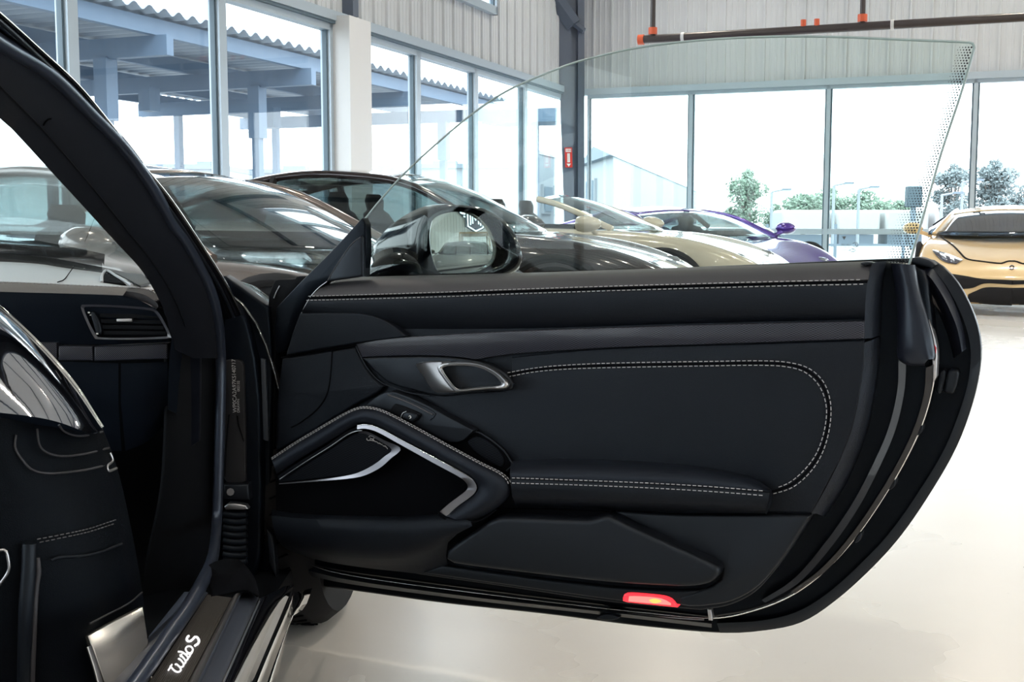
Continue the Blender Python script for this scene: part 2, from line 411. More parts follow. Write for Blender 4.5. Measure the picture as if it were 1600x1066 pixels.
# ------------------------------------------------------------------ outside
yard_m = mat('yard_concrete', (.30, .31, .31), .8, var=(.4, (.36, .365, .37)))
o = MB().box((10, 90, -.16), (260, 240, .1)).build('ground_outside', yard_m); props(o, kind='structure')
can_m = mat('canopy_steel', (.11, .17, .25), .6); can_s = mat('canopy_sheet', (.27, .32, .38), .5)
sC = -5.0
zc = on_plane((495, 80), R(sC, 0), VV).z
tE = (K - on_plane((792, 159), R(sC, 0), VV)).dot(U)
can = empty('carport', R(sC, tE), 0, 'long steel carport with corrugated roof outside the left windows', 'carport'); world_children(can)
rows = []
for s_ in (sC, sC - 2.2, sC - 4.6, sC - 7.2):
    rows.append([R(s_, tE + i * .0425, zc + .045 * math.cos(i * math.pi / 4.0)) for i in range(600)])
grid('roof_sheet', rows, can_s, can, 60, .01)
for s_ in (sC - .25, sC - 2.6, sC - 5, sC - 7):
    slab('purlin', s_ - .06, s_ + .06, tE, tE + 25, zc - .32, zc - .08, can_m, can)
for i, t_ in enumerate([tE + 1.2 + k * 4.1 for k in range(6)]):
    slab('beam', sC - 7.2, sC, t_ - .08, t_ + .08, zc - .62, zc - .32, can_m, can)
    slab('post', sC - 6.2, sC - 6.05, t_ - .08, t_ + .08, -.1, zc - .6, can_m, can)
    slab('post', sC - 1.3, sC - 1.15, t_ - .08, t_ + .08, -.1, zc - .6, can_m, can)
    slab('post_sleeve', sC - 1.34, sC - 1.1, t_ - .13, t_ + .13, zc - 1.55, zc - .6, can_m, can)
    slab('hanging_light', sC - 3.2, sC - 2.95, t_ + .6, t_ + .9, zc - 1.05, zc - .62, can_m, can)
kt = (K - on_plane((850, 200), R(-3.2, 0), VV)).dot(U)
kio = empty('gate_canopy', R(-3.2, kt), 0, 'small steel canopy on a post outside beside the column', 'canopy'); world_children(kio)
zk = on_plane((830, 170), R(-3.2, 0), VV).z
slab('roof', -4.4, -2.4, kt - .2, kt + .9, zk - .3, zk, can_m, kio); slab('post', -3.3, -3.15, kt + .45, kt + .6, -.1, zk - .3, can_m, kio)
# far buildings
bwhite = mat('shed_wall', (.27, .305, .335), .7); broof = mat('shed_roof', (.15, .19, .23), .6); bwin = mat('shed_window', (.07, .13, .18), .2)
def building(name, label, pts, z0, wins, over=.4):
    """pts: (pixel x, depth) corners front to back along two visible faces, eave pixel y at the middle corner"""
    A, B_, D_ = [V((at_depth((x, 350), y).x, y, 0)) for x, y in pts]
    zt = z0; E_ = A + (D_ - B_)
    e = empty(name, B_, 0, label, 'building'); world_children(e)
    q = [A, B_, D_, E_]
    vs = [p + ZZ * -.1 for p in q] + [p + ZZ * zt for p in q]
    mesh('wall', vs, [(0, 1, 5, 4), (1, 2, 6, 5), (2, 3, 7, 6), (3, 0, 4, 7)], bwhite, e)
    cen = (A + B_ + D_ + E_) / 4
    rp = [cen + (p - cen) * 1.04 for p in q]
    mid1, mid2 = (rp[0] + rp[1]) / 2, (rp[2] + rp[3]) / 2
    vs = [p + ZZ * zt for p in rp] + [mid1 + ZZ * (zt + .5), mid2 + ZZ * (zt + .5)]
    mesh('roof', vs, [(0, 4, 5, 3), (1, 2, 5, 4), (0, 1, 4), (2, 3, 5), (0, 3, 2, 1)], broof, e)
    for (f, a, b0, z1, z2) in wins:
        p, r_ = (A, B_) if f == 0 else (B_, D_)
        d = (r_ - p); n = V((d.y, -d.x, 0)).normalized()
        c_ = p + d * ((a + b0) / 2)
        if n.dot(CAM - c_) < 0: n = -n
        fr = MB().box(c_ + n * .05 + ZZ * ((z1 + z2) / 2), ((b0 - a) * d.length, .12, z2 - z1), (d.normalized(), n, ZZ)).build('window', bwhite, e)
        MB().box(c_ + n * .12 + ZZ * ((z1 + z2) / 2), ((b0 - a) * d.length * .85, .03, (z2 - z1) * .85), (d.normalized(), n, ZZ)).build('pane', bwin, fr)
    return e
building('warehouse', 'pale metal warehouse with a long sloping roofline beyond the corner column', [(910, 47), (957, 40), (1088, 84)], .95 + 104 * 40 / F,
         [(0, .22, .52, 1.75, 2.6), (1, .2, .25, 0, 1.6), (1, .55, .6, .4, 1.3), (1, .7, .75, .4, 1.3)])
building('office_block', 'small pale blue office block behind the gate canopy', [(800, 58), (838, 52), (873, 56)], .95 + 108 * 52 / F, [(1, .2, .62, 1.4, 2.7), (1, .72, .98, 1.4, 2.7)])
for i, (x0, x1, dpt, yt) in enumerate([(210, 345, 60, 256), (357, 480, 72, 263), (505, 630, 84, 262), (645, 800, 66, 255)]):
    dx = (at_depth((x1, 300), dpt) - at_depth((x0, 300), dpt)).x; c_ = at_depth(((x0 + x1) / 2, 300), dpt); zt = at_depth((500, yt), dpt).z
    e = empty('far_shed', (c_.x, dpt, -.1), 0, ['low pale shed beyond the carport, with one raised roof unit', 'low pale shed beyond the carport, with a small square chimney', 'low pale shed behind the white clad post', 'long low shed with two roof units beyond the carport end'][i], 'building')
    world_children(e)
    hb = at_depth((500, yt + 8), dpt).z
    box('wall', (c_.x, dpt + 4, hb / 2), (dx, 8, hb), bwhite, e); box('roof', (c_.x, dpt + 4, (hb + zt) / 2 - .02), (dx * 1.01, 8.4, .25), broof, e)
    for k in range(1 if i < 3 else 2): box('roof_unit', (c_.x + dx * (.25 - .45 * k), dpt + 3, zt), (1.4, 1.4, .5), broof, e)
# parked trailers, fence, roadside sign
fm = mat('fence_grey', (.15, .19, .23), .6)
trail = mat('trailer_white', (.42, .42, .42), .6)
for i, (x0, x1, dpt) in enumerate([(1222, 1296, 62), (1308, 1376, 62), (1384, 1452, 62), (1462, 1560, 62)]):
    a_, b_ = at_depth((x0, 350), dpt), at_depth((x1, 350), dpt); zt = at_depth((1300, 331), dpt).z
    e = empty('trailer', ((a_.x + b_.x) / 2, dpt, -.1), 0, 'white box trailer parked in a row across the yard', 'trailer', 'white trailers across the yard'); world_children(e)
    bx = box('cargo_box', ((a_.x + b_.x) / 2, dpt + 1.2, (zt + .45) / 2 + .1), (b_.x - a_.x, 2.4, zt - .45), trail, e, bev=.15)
    box('undercarriage', ((a_.x + b_.x) / 2, dpt + 1.2, .14), ((b_.x - a_.x) * .8, 1.6, .5), fm, e)
fe = empty('yard_fence', (16, 34, -.1), 0, 'low metal rail fence running across the yard', 'fence'); world_children(fe)
for z in (.35, .75): box('rail', (14, 34, z), (30, .06, .06), fm, fe)
for i in range(16): box('post', (-.5 + i * 1.95, 34, .42), (.07, .07, 1.05), fm, fe)
e = empty('roadside_sign', at_depth((1427, 350), 45) * 1 - ZZ * .95, 0, 'dark grey boxy sign on a post across the yard', 'sign'); world_children(e)
a_, b_ = at_depth((1415, 324), 45), at_depth((1440, 291), 45)
box('cabinet', ((a_.x + b_.x) / 2, 45, (a_.z + b_.z) / 2), (b_.x - a_.x, .35, b_.z - a_.z), mat('sign_grey', (.05, .075, .095), .6), e, bev=.04)
box('post', ((a_.x + b_.x) / 2, 45, a_.z / 2), (.16, .16, a_.z), fm, e)
polem = mat('pole_grey', (.27, .30, .33), .6)
for x, yt in ((1206, 300), (1303, 290), (1342, 296), (1504, 285), (1472, 305)):
    p = at_depth((x, yt), 55)
    e = empty('light_pole', (p.x, 55, -.1), 0, 'pale thin light pole standing in the yard', 'pole', 'yard light poles'); world_children(e)
    tube('shaft', [V((p.x, 55, -.1)), p], .07, polem, e, 8); tube('arm', [p, p + V((.5, -.3, .1))], .05, polem, e, 6); box('lamp_head', p + V((.6, -.36, .1)), (.4, .25, .1), fm, e)
# trees
bark = mat('bark', (.20, .17, .15), .9)
leafm = [mat('leaf_a', (.15, .22, .16), .7, var=(1.2, (.22, .29, .23))), mat('leaf_b', (.15, .20, .21), .7, var=(1.2, (.22, .27, .28)))]
def tree(x, ytop, width, dpt, label, k=0, n=2600, ybase=350):
    top = at_depth((x, ytop), dpt); wd = width / F * dpt
    e = empty('tree', (top.x, dpt, -.1), 0, label, 'tree', 'trees across the yard'); world_children(e)
    h = top.z; tr = MB()
    tr.tube([V((top.x, dpt, -.1)), V((top.x + .05 * wd, dpt, h * .5)), V((top.x, dpt, h * .85))], [wd * .04, wd * .03, wd * .01], 8)
    cl = []
    for i in range(20):
        a = random.uniform(0, 6.28); rr = random.uniform(.05, .33) * wd; zz = random.uniform(.34, .84)
        c_ = V((top.x + rr * math.cos(a), dpt + rr * math.sin(a), h * zz)); cl.append((c_, wd * random.uniform(.13, .22)))
        tr.tube([V((top.x, dpt, h * .35)), c_], [wd * .015, wd * .006], 5)
    tr.build('trunk', bark, e)
    cl.append((V((top.x, dpt, h * .9)), wd * .12))
    vs = []; fs = []
    for i in range(n):
        c_, r_ = random.choice(cl); d = V((random.gauss(0, 1), random.gauss(0, 1), random.gauss(0, 1))).normalized() * r_ * random.uniform(.55, 1.05)
        d.z *= .8; p = c_ + d
        if p.z > h: p.z = h - random.uniform(0, .1) * h
        s_ = wd * random.uniform(.022, .042); x1 = V((random.gauss(0, 1), random.gauss(0, 1), random.gauss(0, 1))).normalized(); y1 = x1.orthogonal().normalized()
        k0 = len(vs); vs += [p - x1 * s_, p + y1 * s_ * .6, p + x1 * s_, p - y1 * s_ * .6]; fs.append((k0, k0 + 1, k0 + 2, k0 + 3))
    me = bpy.data.meshes.new('crown'); me.from_pydata([tuple(v) for v in vs], [], fs); me.update(); link('crown', me, leafm[k], e)
tree(1168, 260, 90, 48, 'rounded green tree standing beside the pale warehouse', 0, 3200)
tree(1255, 303, 95, 80, 'low spreading tree behind the white trailers', 0); tree(1300, 292, 80, 93, 'low spreading tree behind the white trailers', 0)
tree(1350, 298, 95, 76, 'low spreading tree behind the white trailers', 0); tree(1405, 312, 70, 84, 'low spreading tree behind the white trailers', 0)
tree(1492, 250, 80, 58, 'tall blue-green tree between the grey roadside sign and the yellow car', 1, 3600); tree(1556, 244, 95, 60, 'tall dense blue-green tree directly behind the yellow car', 1, 4200)
tree(1600, 285, 70, 62, 'shorter blue-green tree behind the roof of the yellow car', 1)
tree(1212, 318, 60, 85, 'low spreading tree behind the white trailers', 0)

# ------------------------------------------------------------------ generic cars
YF = None
def paint(name, col, metal=.3, rough=.22): return mat('paint_' + name, col, rough, metal=metal, coat=1)
seat_m = mat('car_seat', (.02, .022, .028), .6); cabin_m = mat('car_cabin', (.008, .008, .01), .9)
rim_m = mat('rim_grey', (.35, .35, .37), .3, metal=1); lens_m = mat('head_lamp', (.35, .36, .4), .08, metal=.8, coat=1)
GT = dict(L=4.6, W=1.90,
  st=[(.50, .26, .44, .44, .60), (.485, .17, .55, .55, .80), (.44, .14, .66, .69, .93), (.36, .13, .76, .82, .98), (.27, .13, .84, .88, .985), (.18, .13, .90, .90, .975), (.03, .13, .93, .92, .965),
      (-.15, .13, .95, .94, .985), (-.28, .14, .96, .96, 1.0), (-.38, .17, .93, .93, .985), (-.45, .23, .88, .85, .93), (-.49, .32, .78, .72, .82), (-.50, .38, .6, .58, .7)],
  rail=[(.19, .80, .905), (.07, .69, 1.155), (-.03, .635, 1.235), (-.14, .63, 1.24), (-.27, .68, 1.12), (-.40, .72, .95)],
  ctr=[(.235, 0, .90), (.085, 0, 1.20), (-.03, 0, 1.29), (-.14, 0, 1.29), (-.29, 0, 1.17), (-.44, 0, .93)])
WEDGE = dict(L=4.46, W=1.94,
  st=[(.50, .22, .36, .36, .62), (.49, .13, .44, .44, .88), (.45, .11, .54, .545, .96), (.38, .11, .63, .68, .985), (.30, .11, .71, .77, .99), (.21, .11, .79, .80, .975), (.05, .11, .84, .84, .955),
      (-.12, .11, .88, .88, .97), (-.26, .12, .93, .93, 1.0), (-.37, .14, .93, .93, 1.0), (-.45, .2, .90, .88, .96), (-.49, .3, .83, .8, .9), (-.50, .36, .6, .58, .8)],
  rail=[(.20, .83, .80), (.07, .70, 1.01), (-.03, .635, 1.085), (-.12, .62, 1.10), (-.22, .66, 1.03), (-.38, .74, .92)],
  ctr=[(.275, 0, .77), (.09, 0, 1.05), (-.03, 0, 1.145), (-.12, 0, 1.16), (-.24, 0, 1.08), (-.42, 0, .92)])
wheel_cache = {}
def wheel_parts(parent, loc, r=.34, wdt=.26, side=1):
    """tyre with rim and spokes, axle along local y"""
    key = (r, wdt)
    if key not in wheel_cache:
        pr = [(.72, -.5), (.9, -.5), (.985, -.36), (1, -.2), (1, .2), (.985, .36), (.9, .5), (.72, .5), (.70, .3), (.70, -.3)]
        n = 40; vs = []; fs = []
        for i in range(n):
            a = 2 * math.pi * i / n
            for (q, y) in pr: vs.append((q * r * math.cos(a), y * wdt, q * r * math.sin(a)))
        m_ = len(pr)
        for i in range(n):
            for k in range(m_): fs.append((i * m_ + k, i * m_ + (k + 1) % m_, ((i + 1) % n) * m_ + (k + 1) % m_, ((i + 1) % n) * m_ + k))
        me = bpy.data.meshes.new('tyre'); me.from_pydata(vs, [], fs); me.materials.append(tyre_m)
        for p in me.polygons: p.use_smooth = True
        me.set_sharp_from_angle(angle=.6)
        mb = MB(); mb.tube([V((0, -.38 * wdt, 0)), V((0, .44 * wdt, 0))], .12 * r, 14)
        for i in range(10):
            a = 2 * math.pi * i / 10; d = V((math.cos(a), 0, math.sin(a)))
            mb.tube([V((0, .40 * wdt, 0)) + d * .08 * r, V((0, .36 * wdt, 0)) + d * .71 * r], [.05 * r, .035 * r], 6)
        n = 32; ring = [V((.71 * r * math.cos(2 * math.pi * i / n), .40 * wdt, .71 * r * math.sin(2 * math.pi * i / n))) for i in range(n)]
        mb.tube(ring, .018, 6, closed=True)
        me2 = bpy.data.meshes.new('rim'); me2.from_pydata(mb.v, [], mb.f); me2.materials.append(rim_m)
        for p in me2.polygons: p.use_smooth = True
        me2.set_sharp_from_angle(angle=.6)
        wheel_cache[key] = (me, me2)
    me, me2 = wheel_cache[key]
    o = bpy.data.objects.new('wheel', me); C.objects.link(o); o.parent = parent; o.location = loc; o.rotation_euler = (0, 0, 0 if side > 0 else math.pi)
    q = bpy.data.objects.new('rim', me2); C.objects.link(q); q.parent = o
    return o
def car(name, label, x, y, face, spec, pm, top=True, seat=seat_m, Hs=1.0, bonnet=None, lens=True, glass=None, pillar=None, cat='car', moff=None):
    """face: heading angle, 0 = nose towards +X"""
    L, Wd = spec['L'], spec['W']; hw = Wd / 2; glass = glass or carglass; pillar = pillar or pm
    E = empty(name, (x, y, 0), face, label, cat)
    rings = []
    for (fx, zb, zt, zs, fw) in spec['st']:
        hv = hw * fw; X = fx * L; zm = zb + (zs - zb) * .55
        half = [(hv * .80, zb), (hv * .93, zb + .03), (hv * .985, zb + (zm - zb) * .45), (hv, zm), (hv * .985, zs - .10), (hv * .95, zs - .02), (hv * .84, zs + .005), (hv * .62, zt - .005 + (zs - zt) * .25), (hv * .3, zt + .008)]
        ring = [(X, -a, z * 1) for a, z in half] + [(X, 0, zt + .012)] + [(X, a, z) for a, z in half[::-1]]
        rings.append([V(p) for p in ring])
    n = len(rings[0]); vs = [p for r_ in rings for p in r_]; fs = []
    for i in range(len(rings) - 1):
        for j in range(n): fs.append((i * n + j, i * n + (j + 1) % n, (i + 1) * n + (j + 1) % n, (i + 1) * n + j))
    fs += [tuple(range(n)), tuple((len(rings) - 1) * n + j for j in range(n))[::-1]]
    body = mesh('body', vs, fs, pm, E, 80)
    sd = body.modifiers.new('s', 'SUBSURF'); sd.levels = 2; sd.render_levels = 2
    rail = [V((a * L, b * hw, c * Hs if c > 1 else c)) for a, b, c in spec['rail']]; ctr = [V((a * L, 0, c * Hs if c > 1 else c)) for a, b, c in spec['ctr']]
    seg = 5; ns = (len(rail) - 1) * seg + 1
    def crs(P):
        out = []
        for i in range(len(P) - 1):
            a = P[i - 1] if i else P[0] * 2 - P[1]; b, c = P[i], P[i + 1]; d = P[i + 2] if i + 2 < len(P) else P[-1] * 2 - P[-2]
            for k in range(seg):
                t = k / seg; out.append(.5 * (2 * b + (c - a) * t + (2 * a - 5 * b + 4 * c - d) * t * t + (3 * b - a - 3 * c + d) * t ** 3))
        out.append(P[-1]); return out
    rl, ct = crs(rail), crs(ctr)
    def pt(i, v, off=0):
        q = abs(v) ** 2; return V((ct[i].x + (rl[i].x - ct[i].x) * q, rl[i].y * v, ct[i].z + (rl[i].z - ct[i].z) * q))
    NV = 13
    def canopy(nm, i0, i1, m, par=E): return grid(nm, [[pt(i, -1 + 2 * j / (NV - 1)) for j in range(NV)] for i in range(i0, i1 + 1)], m, par, 80, .012)
    iw = seg + 2; ir = ns - 1 - seg - 2
    canopy('windscreen', 0, iw, glass)
    if top:
        canopy('roof', iw, ir, pm); canopy('rear_window', ir, ns - 1, glass)
    last = ns - 1 if top else iw
    for sgn in (1, -1):
        tube('pillar', [V((rl[i].x, rl[i].y * sgn, rl[i].z)) for i in range(0, last + 1)], .028, pillar, E, 8)
        if top:
            bz = lambda i: min(rl[i].z, .90 + (rl[-1].z - .90) * max(0, (i / (ns - 1)) * 1.0))
            rows = []
            for f_ in (0, .33, .66, 1):
                rows.append([V((rl[i].x, sgn * (rl[i].y + (hw * .90 - rl[i].y) * f_ ** .9), rl[i].z + (min(bz(i), rl[i].z) - rl[i].z) * f_)) for i in range(ns)])
            grid('side_window', rows, glass, E, 80, .008)
            iB = int(ns * .62)
            tube('pillar', [rows[0][iB], rows[1][iB], rows[2][iB], rows[3][iB]], .03, cabin_m, E, 6)
        # mirror
        mo = moff or (-.12, .95 if spec is GT else .90); mp = V((rail[0].x + mo[0], sgn * (hw * .98 + .10), mo[1]))
        mb = MB(); pts = [mp + V((d, 0, 0)) for d in (-.10, -.095, -.05, .02, .08, .11)]
        vs2 = []; f2 = []
        for p, r_ in zip(pts, (.01, .075, .088, .08, .05, .008)):
            for k in range(12): a = 2 * math.pi * k / 12; vs2.append(p + V((0, math.cos(a) * r_ * 1.35, math.sin(a) * r_ * .85)))
        for i in range(5):
            for k in range(12): f2.append((i * 12 + k, i * 12 + (k + 1) % 12, (i + 1) * 12 + (k + 1) % 12, (i + 1) * 12 + k))
        mb.add(vs2, f2); mb.tube([mp + V((0, -sgn * .05, -.03)), V((mp.x, sgn * hw * .86, mp.z - .09))], .025, 6)
        mb.build('mirror', pm, E, 60)
    # seats and dark cabin top
    cx0, cx1 = rail[0].x - .25, rail[-1].x + .5
    mb = MB().box(((cx0 + cx1) / 2, 0, .93 if spec is GT else .85), (cx0 - cx1, Wd * .74, .04)); mb.build('cabin_floor', cabin_m, E)
    for sgn in (1, -1):
        sx = -.06 * L
        vs2 = []; rows = []
        for (z, hwid, th, dx) in ((.80, .24, .10, 0), (.95, .25, .10, -.03), (1.03, .20, .08, -.05), (1.06, .10, .06, -.055), (1.13, .11, .07, -.06), (1.18, .08, .05, -.065)):
            rows.append([V((sx + dx * 1.5 + th * math.cos(a), sgn * .37 + hwid * math.sin(a), z * (1 if spec is GT else .885))) for a in [2 * math.pi * k / 14 for k in range(15)]])
        g_ = grid('seat', rows, seat, E, 60)
    if not (spec is GT): zf = .0
    for sgn in (1, -1):
        for fx in (.295, -.275):
            wheel_parts(E, (fx * L, sgn * (hw - .12), .34), .34, .26, sgn)
            mb = MB(); rr = [V((fx * L + .385 * math.cos(a), sgn * (hw - .028), .345 + .385 * math.sin(a))) for a in [math.pi * k / 20 for k in range(-2, 23)]]
            mb.tube(rr, .03, 6); mb.build('wheel_arch', cabin_m, E, 60)
            MB().tube([V((fx * L, sgn * (hw - .5), .345)), V((fx * L, sgn * (hw - .03), .345))], .37, 28).build('wheel_well', cabin_m, E)
        if lens:
            mb = MB(); lp = V((.425 * L, sgn * hw * .70, .615 if spec is GT else .50)); vs2 = []; f2 = []
            for i, (d, r_) in enumerate(((-.10, .085), (0, .10), (.06, .085), (.095, .05), (.105, .008))):
                for k in range(14): a = 2 * math.pi * k / 14; vs2.append(lp + V((d + .35 * -math.sin(a) * r_, math.cos(a) * r_, math.sin(a) * r_)))
            for i in range(4):
                for k in range(14): f2.append((i * 14 + k, i * 14 + (k + 1) % 14, (i + 1) * 14 + (k + 1) % 14, (i + 1) * 14 + k))
            mb.add(vs2, f2).build('headlight', lens_m, E, 60)
    if bonnet:
        for sgn in (1, -1):
            pts = [V((a * L, sgn * b * hw, c)) for a, b, c in bonnet]; tube('bonnet_seam', cr(pts, 16), .006, cabin_m, E, 5)
    return E, body
def body_bvh(body):
    bpy.context.view_layer.update(); dg = bpy.context.evaluated_depsgraph_get(); ev = body.evaluated_get(dg); me = ev.to_mesh()
    mw = body.matrix_world; t = BVHTree.FromPolygons([mw @ v.co for v in me.vertices], [tuple(p.vertices) for p in me.polygons]); ev.to_mesh_clear(); return t
LOWGT = dict(WEDGE); LOWGT['L'] = 4.5
car('coupe', 'bronze-grey coupe with a wide sloping windscreen beside the open black car', -1.75, 6.15, math.radians(-25), LOWGT, paint('bronze', (.22, .19, .175), .6, .2), Hs=1.09, moff=(-.42, .87))
car('coupe', 'dark brown coupe parked behind the door mirror of the black car', -.82, 8.95, math.radians(-14), GT, paint('brown', (.022, .014, .014), .3, .15), Hs=1.04)
car('convertible', 'cream open convertible with raked windscreen frame parked by the corner column', .34, 11.3, math.radians(-22), GT, paint('cream', (.62, .55, .44), .1, .25), top=False, Hs=.975)
pE, pB = car('supercar', 'purple wedge-shaped supercar parked in front of the back windows', 1.95, 14.2, math.radians(-66), WEDGE, paint('purple', (.11, .03, .36), .4, .2))
WEDGE2 = dict(WEDGE); WEDGE2['rail'] = [(a, b, c + (.035 if i == 0 else .01)) for i, (a, b, c) in enumerate(WEDGE['rail'])]; WEDGE2['ctr'] = [(a, b, c + (.05 if i == 0 else .01)) for i, (a, b, c) in enumerate(WEDGE['ctr'])]
yE, yB = car('supercar', 'pastel yellow wedge-shaped supercar facing the open door', 5.9, 14.1, math.radians(-90 - 21.7), WEDGE2, paint('yellow', (.88, .64, .33), .0, .3), lens=False, glass=glassmat('dark_car_glass', (.22, .26, .30), .05))

# details of the yellow nose, laid on its bodywork and mirrored to the other side
ybvh = body_bvh(yB); ymi = yE.matrix_world.inverted()
def ycast(q, lift):
    d = ray(q); h = ybvh.ray_cast(CAM, d)[0]
    if h is None: h, _, _, _ = ybvh.find_nearest(at_depth(q, 12.2))
    return ymi @ (h - d * lift)
def yskin(name, top, bot, m, rows=4, n=18, lift=.012, both=True):
    T, B_ = px(top, n), px(bot, n)
    g = [[ycast((a[0] + (b[0] - a[0]) * i / (rows - 1), a[1] + (b[1] - a[1]) * i / (rows - 1)), lift) for a, b in zip(T, B_)] for i in range(rows)]
    grid(name, g, m, yE, 60, .008)
    if both: grid(name, [[V((p.x, -p.y, p.z)) for p in r_] for r_ in g], m, yE, 60, .008)
def yline(name, pts, r, m, lift=.004):
    P_ = [ycast(q, lift) for q in px(pts, 30)]; tube(name, P_, r, m, yE, 6); tube(name, [V((p.x, -p.y, p.z)) for p in P_], r, m, yE, 6)
lamp_k = mat('lamp_dark', (.06, .06, .08), .1, coat=1)
yskin('headlight', [(1457, 391), (1466, 393), (1485, 399), (1504, 407)], [(1458, 394), (1466, 403), (1478, 410), (1494, 413)], lamp_k)
yskin('headlight_reflector', [(1468, 396), (1476, 399)], [(1472, 404), (1480, 408)], lens_m, 3, 4, .02); yskin('headlight_reflector', [(1484, 402), (1490, 405)], [(1486, 410), (1492, 411)], lens_m, 3, 4, .02)
yline('bonnet_seam', [(1470, 371), (1489, 384), (1500, 395), (1511, 405), (1535, 409), (1563, 412), (1570, 410), (1576, 408.5), (1581, 408.5)], .011, cabin_m)
yskin('lower_intake', [(1484, 428), (1510, 432), (1535, 436), (1581, 438)], [(1500, 452), (1520, 450), (1540, 443), (1581, 445)], cabin_m)
yskin('front_splitter', [(1513, 460), (1524, 455), (1542, 449), (1581, 450)], [(1510, 474), (1526, 477), (1545, 479), (1581, 480)], cabin_m, 7)
tube('nose_emblem', [ycast((1581 + 3.2 * math.cos(a), 418 + 3.2 * math.sin(a)), .015) for a in [2 * math.pi * k / 12 for k in range(12)]], .006, lamp_k, yE, 5, closed=True)

# ------------------------------------------------------------------ the black car in front: frame of the door
SC = empty('sports_car', (-.6, 2.2, 0), math.radians(93.1), 'glossy black open sports car with its passenger door wide open', 'car'); world_children(SC)
FWD = V((-.054, .9985, 0)); SIDE = V((.9985, .054, 0))
DO = V((-.477, 2.45, 0)); DA = V((1.10, -.52, 0)).normalized(); DN = V((-DA.y * -1, -DA.x, 0)); DN = V((DA.y, -DA.x, 0))
def D(p, c=0.0): return on_plane(p, DO + DN * c, DN)
def dl(pts, c=0.0): return [D(p, c) for p in pts]
def poly(*segs, n=14):
    """closed pixel outline from smooth segments"""
    out = []
    for sgm in segs:
        q = px(sgm, max(2, n if len(sgm) > 2 else 2))
        if out and (V(out[-1]) - V(q[0])).length < .8: q = q[1:]
        out += q
    if (V(out[0]) - V(out[-1])).length < .8: out.pop()
    return out
def plate(name, outline, c0, c1, m, parent, bev=.004, seg=3): return prism(name, dl(outline, c1), DN * (c0 - c1), m, parent, bev, seg)
def skin(name, curves, m, parent, n=48, thick=0, fn=None):
    """surface through pixel curves, each (points, c)"""
    fn = fn or D
    return grid(name, [[fn(q, c) for q in px(p, n)] for p, c in curves], m, parent, 70, thick)
def stitch(name, curve, c, parent, dash=.0062, gap=.0034, r=.0008, fn=None, n=120):
    fn = fn or D
    cs = px(curve, n) if not callable(c) else px(curve, n)
    P = [fn(q, c) for q in cs]; L = 0; acc = [0]
    for a, b in zip(P, P[1:]): L += (b - a).length; acc.append(L)
    k = int(L / (dash + gap)); mb = MB()
    def at(s):
        for i in range(len(acc) - 1):
            if acc[i + 1] >= s: return P[i].lerp(P[i + 1], (s - acc[i]) / max(1e-9, acc[i + 1] - acc[i]))
        return P[-1]
    for i in range(k):
        s0 = i * (dash + gap); mb.tube([at(s0), at(s0 + dash)], r, 4)
    o = mb.build(name, thread, parent); props(o, kind='stuff'); return o
def line(name, curve, c, r, m, parent, n=60, fn=None, flat=1.0):
    fn = fn or D
    return tube(name, [fn(q, c) for q in px(curve, n)], r, m, parent, 8, flat=flat)

# ------------------------------------------------------------------ door shell (outer skin) and its jamb
OUT_TOP = [(470, 447), (560, 434), (800, 428), (1100, 417), (1380, 405), (1440, 404)]
OUT_R = [(1440, 404), (1462, 409), (1490, 434), (1512, 470), (1527, 508), (1533, 545), (1529, 590), (1515, 645), (1492, 704), (1458, 764), (1412, 832), (1368, 882), (1312, 934), (1258, 970)]
OUT_B = [(1258, 970), (1200, 985), (1130, 990), (1000, 979), (850, 960), (700, 944), (560, 925), (480, 914), (446, 912)]
OUT_L = [(446, 912), (436, 860), (430, 760), (428, 600), (436, 500), (470, 447)]
satin = mat('black_paint_satin', (.0018, .0025, .0045), .35, coat=.03, spec=.12, stint=(.6, .78, 1))
door = plate('door', poly(OUT_TOP, OUT_R, OUT_B, OUT_L, n=40), -.16, -.135, satin, SC, .006)
plate('outer_skin', poly(OUT_TOP, OUT_R, OUT_B, OUT_L, n=40), -.175, -.1605, blackpaint, door, .003)
# raised rim of the outer skin
RIM_IN = [(1428, 410), (1455, 418), (1478, 446), (1498, 482), (1512, 520), (1517, 555), (1512, 600), (1497, 650), (1474, 705), (1440, 762), (1394, 828), (1350, 876), (1296, 925), (1246, 956), (1190, 970), (1120, 974)]
RIM_OUT = [(1436, 405), (1464, 411), (1492, 437), (1513, 474), (1527, 512), (1532, 550), (1527, 595), (1512, 648), (1490, 706), (1456, 766), (1410, 834), (1366, 884), (1310, 935), (1256, 971), (1198, 985), (1125, 989)]
skin('skin_flange', [(RIM_OUT, -.134), (RIM_OUT, -.128), (RIM_IN, -.122), (RIM_IN, -.136)], rubber, door, 60)
# inner structure of the door: solid core behind the trim card
CORE = poly([(452, 470), (560, 440), (900, 428), (1385, 410)], [(1385, 410), (1440, 420), (1452, 470), (1458, 520), (1462, 560), (1456, 610), (1440, 665), (1415, 718), (1385, 770), (1340, 836), (1292, 890), (1240, 930), (1180, 955), (1110, 968)],
            [(1110, 968), (950, 950), (800, 932), (620, 908), (520, 893), (470, 880)], [(470, 880), (446, 860), (438, 700), (440, 560), (452, 470)], n=40)
plate('inner_shell', CORE, -.134, -.075, mat('black_paint_satin', (.0018, .0025, .0045), .35, coat=.03, spec=.12, stint=(.6, .78, 1)), door, .012)
# bright pressed edge of the inner shell
EDGE = [(1462, 552), (1457, 605), (1441, 662), (1416, 716), (1386, 768), (1341, 834), (1293, 888), (1241, 928), (1181, 953), (1110, 966), (1000, 957), (900, 946), (760, 929), (600, 908), (520, 894), (482, 882)]
line('jamb_edge', EDGE, -.073, .0016, chrome, door, 120)
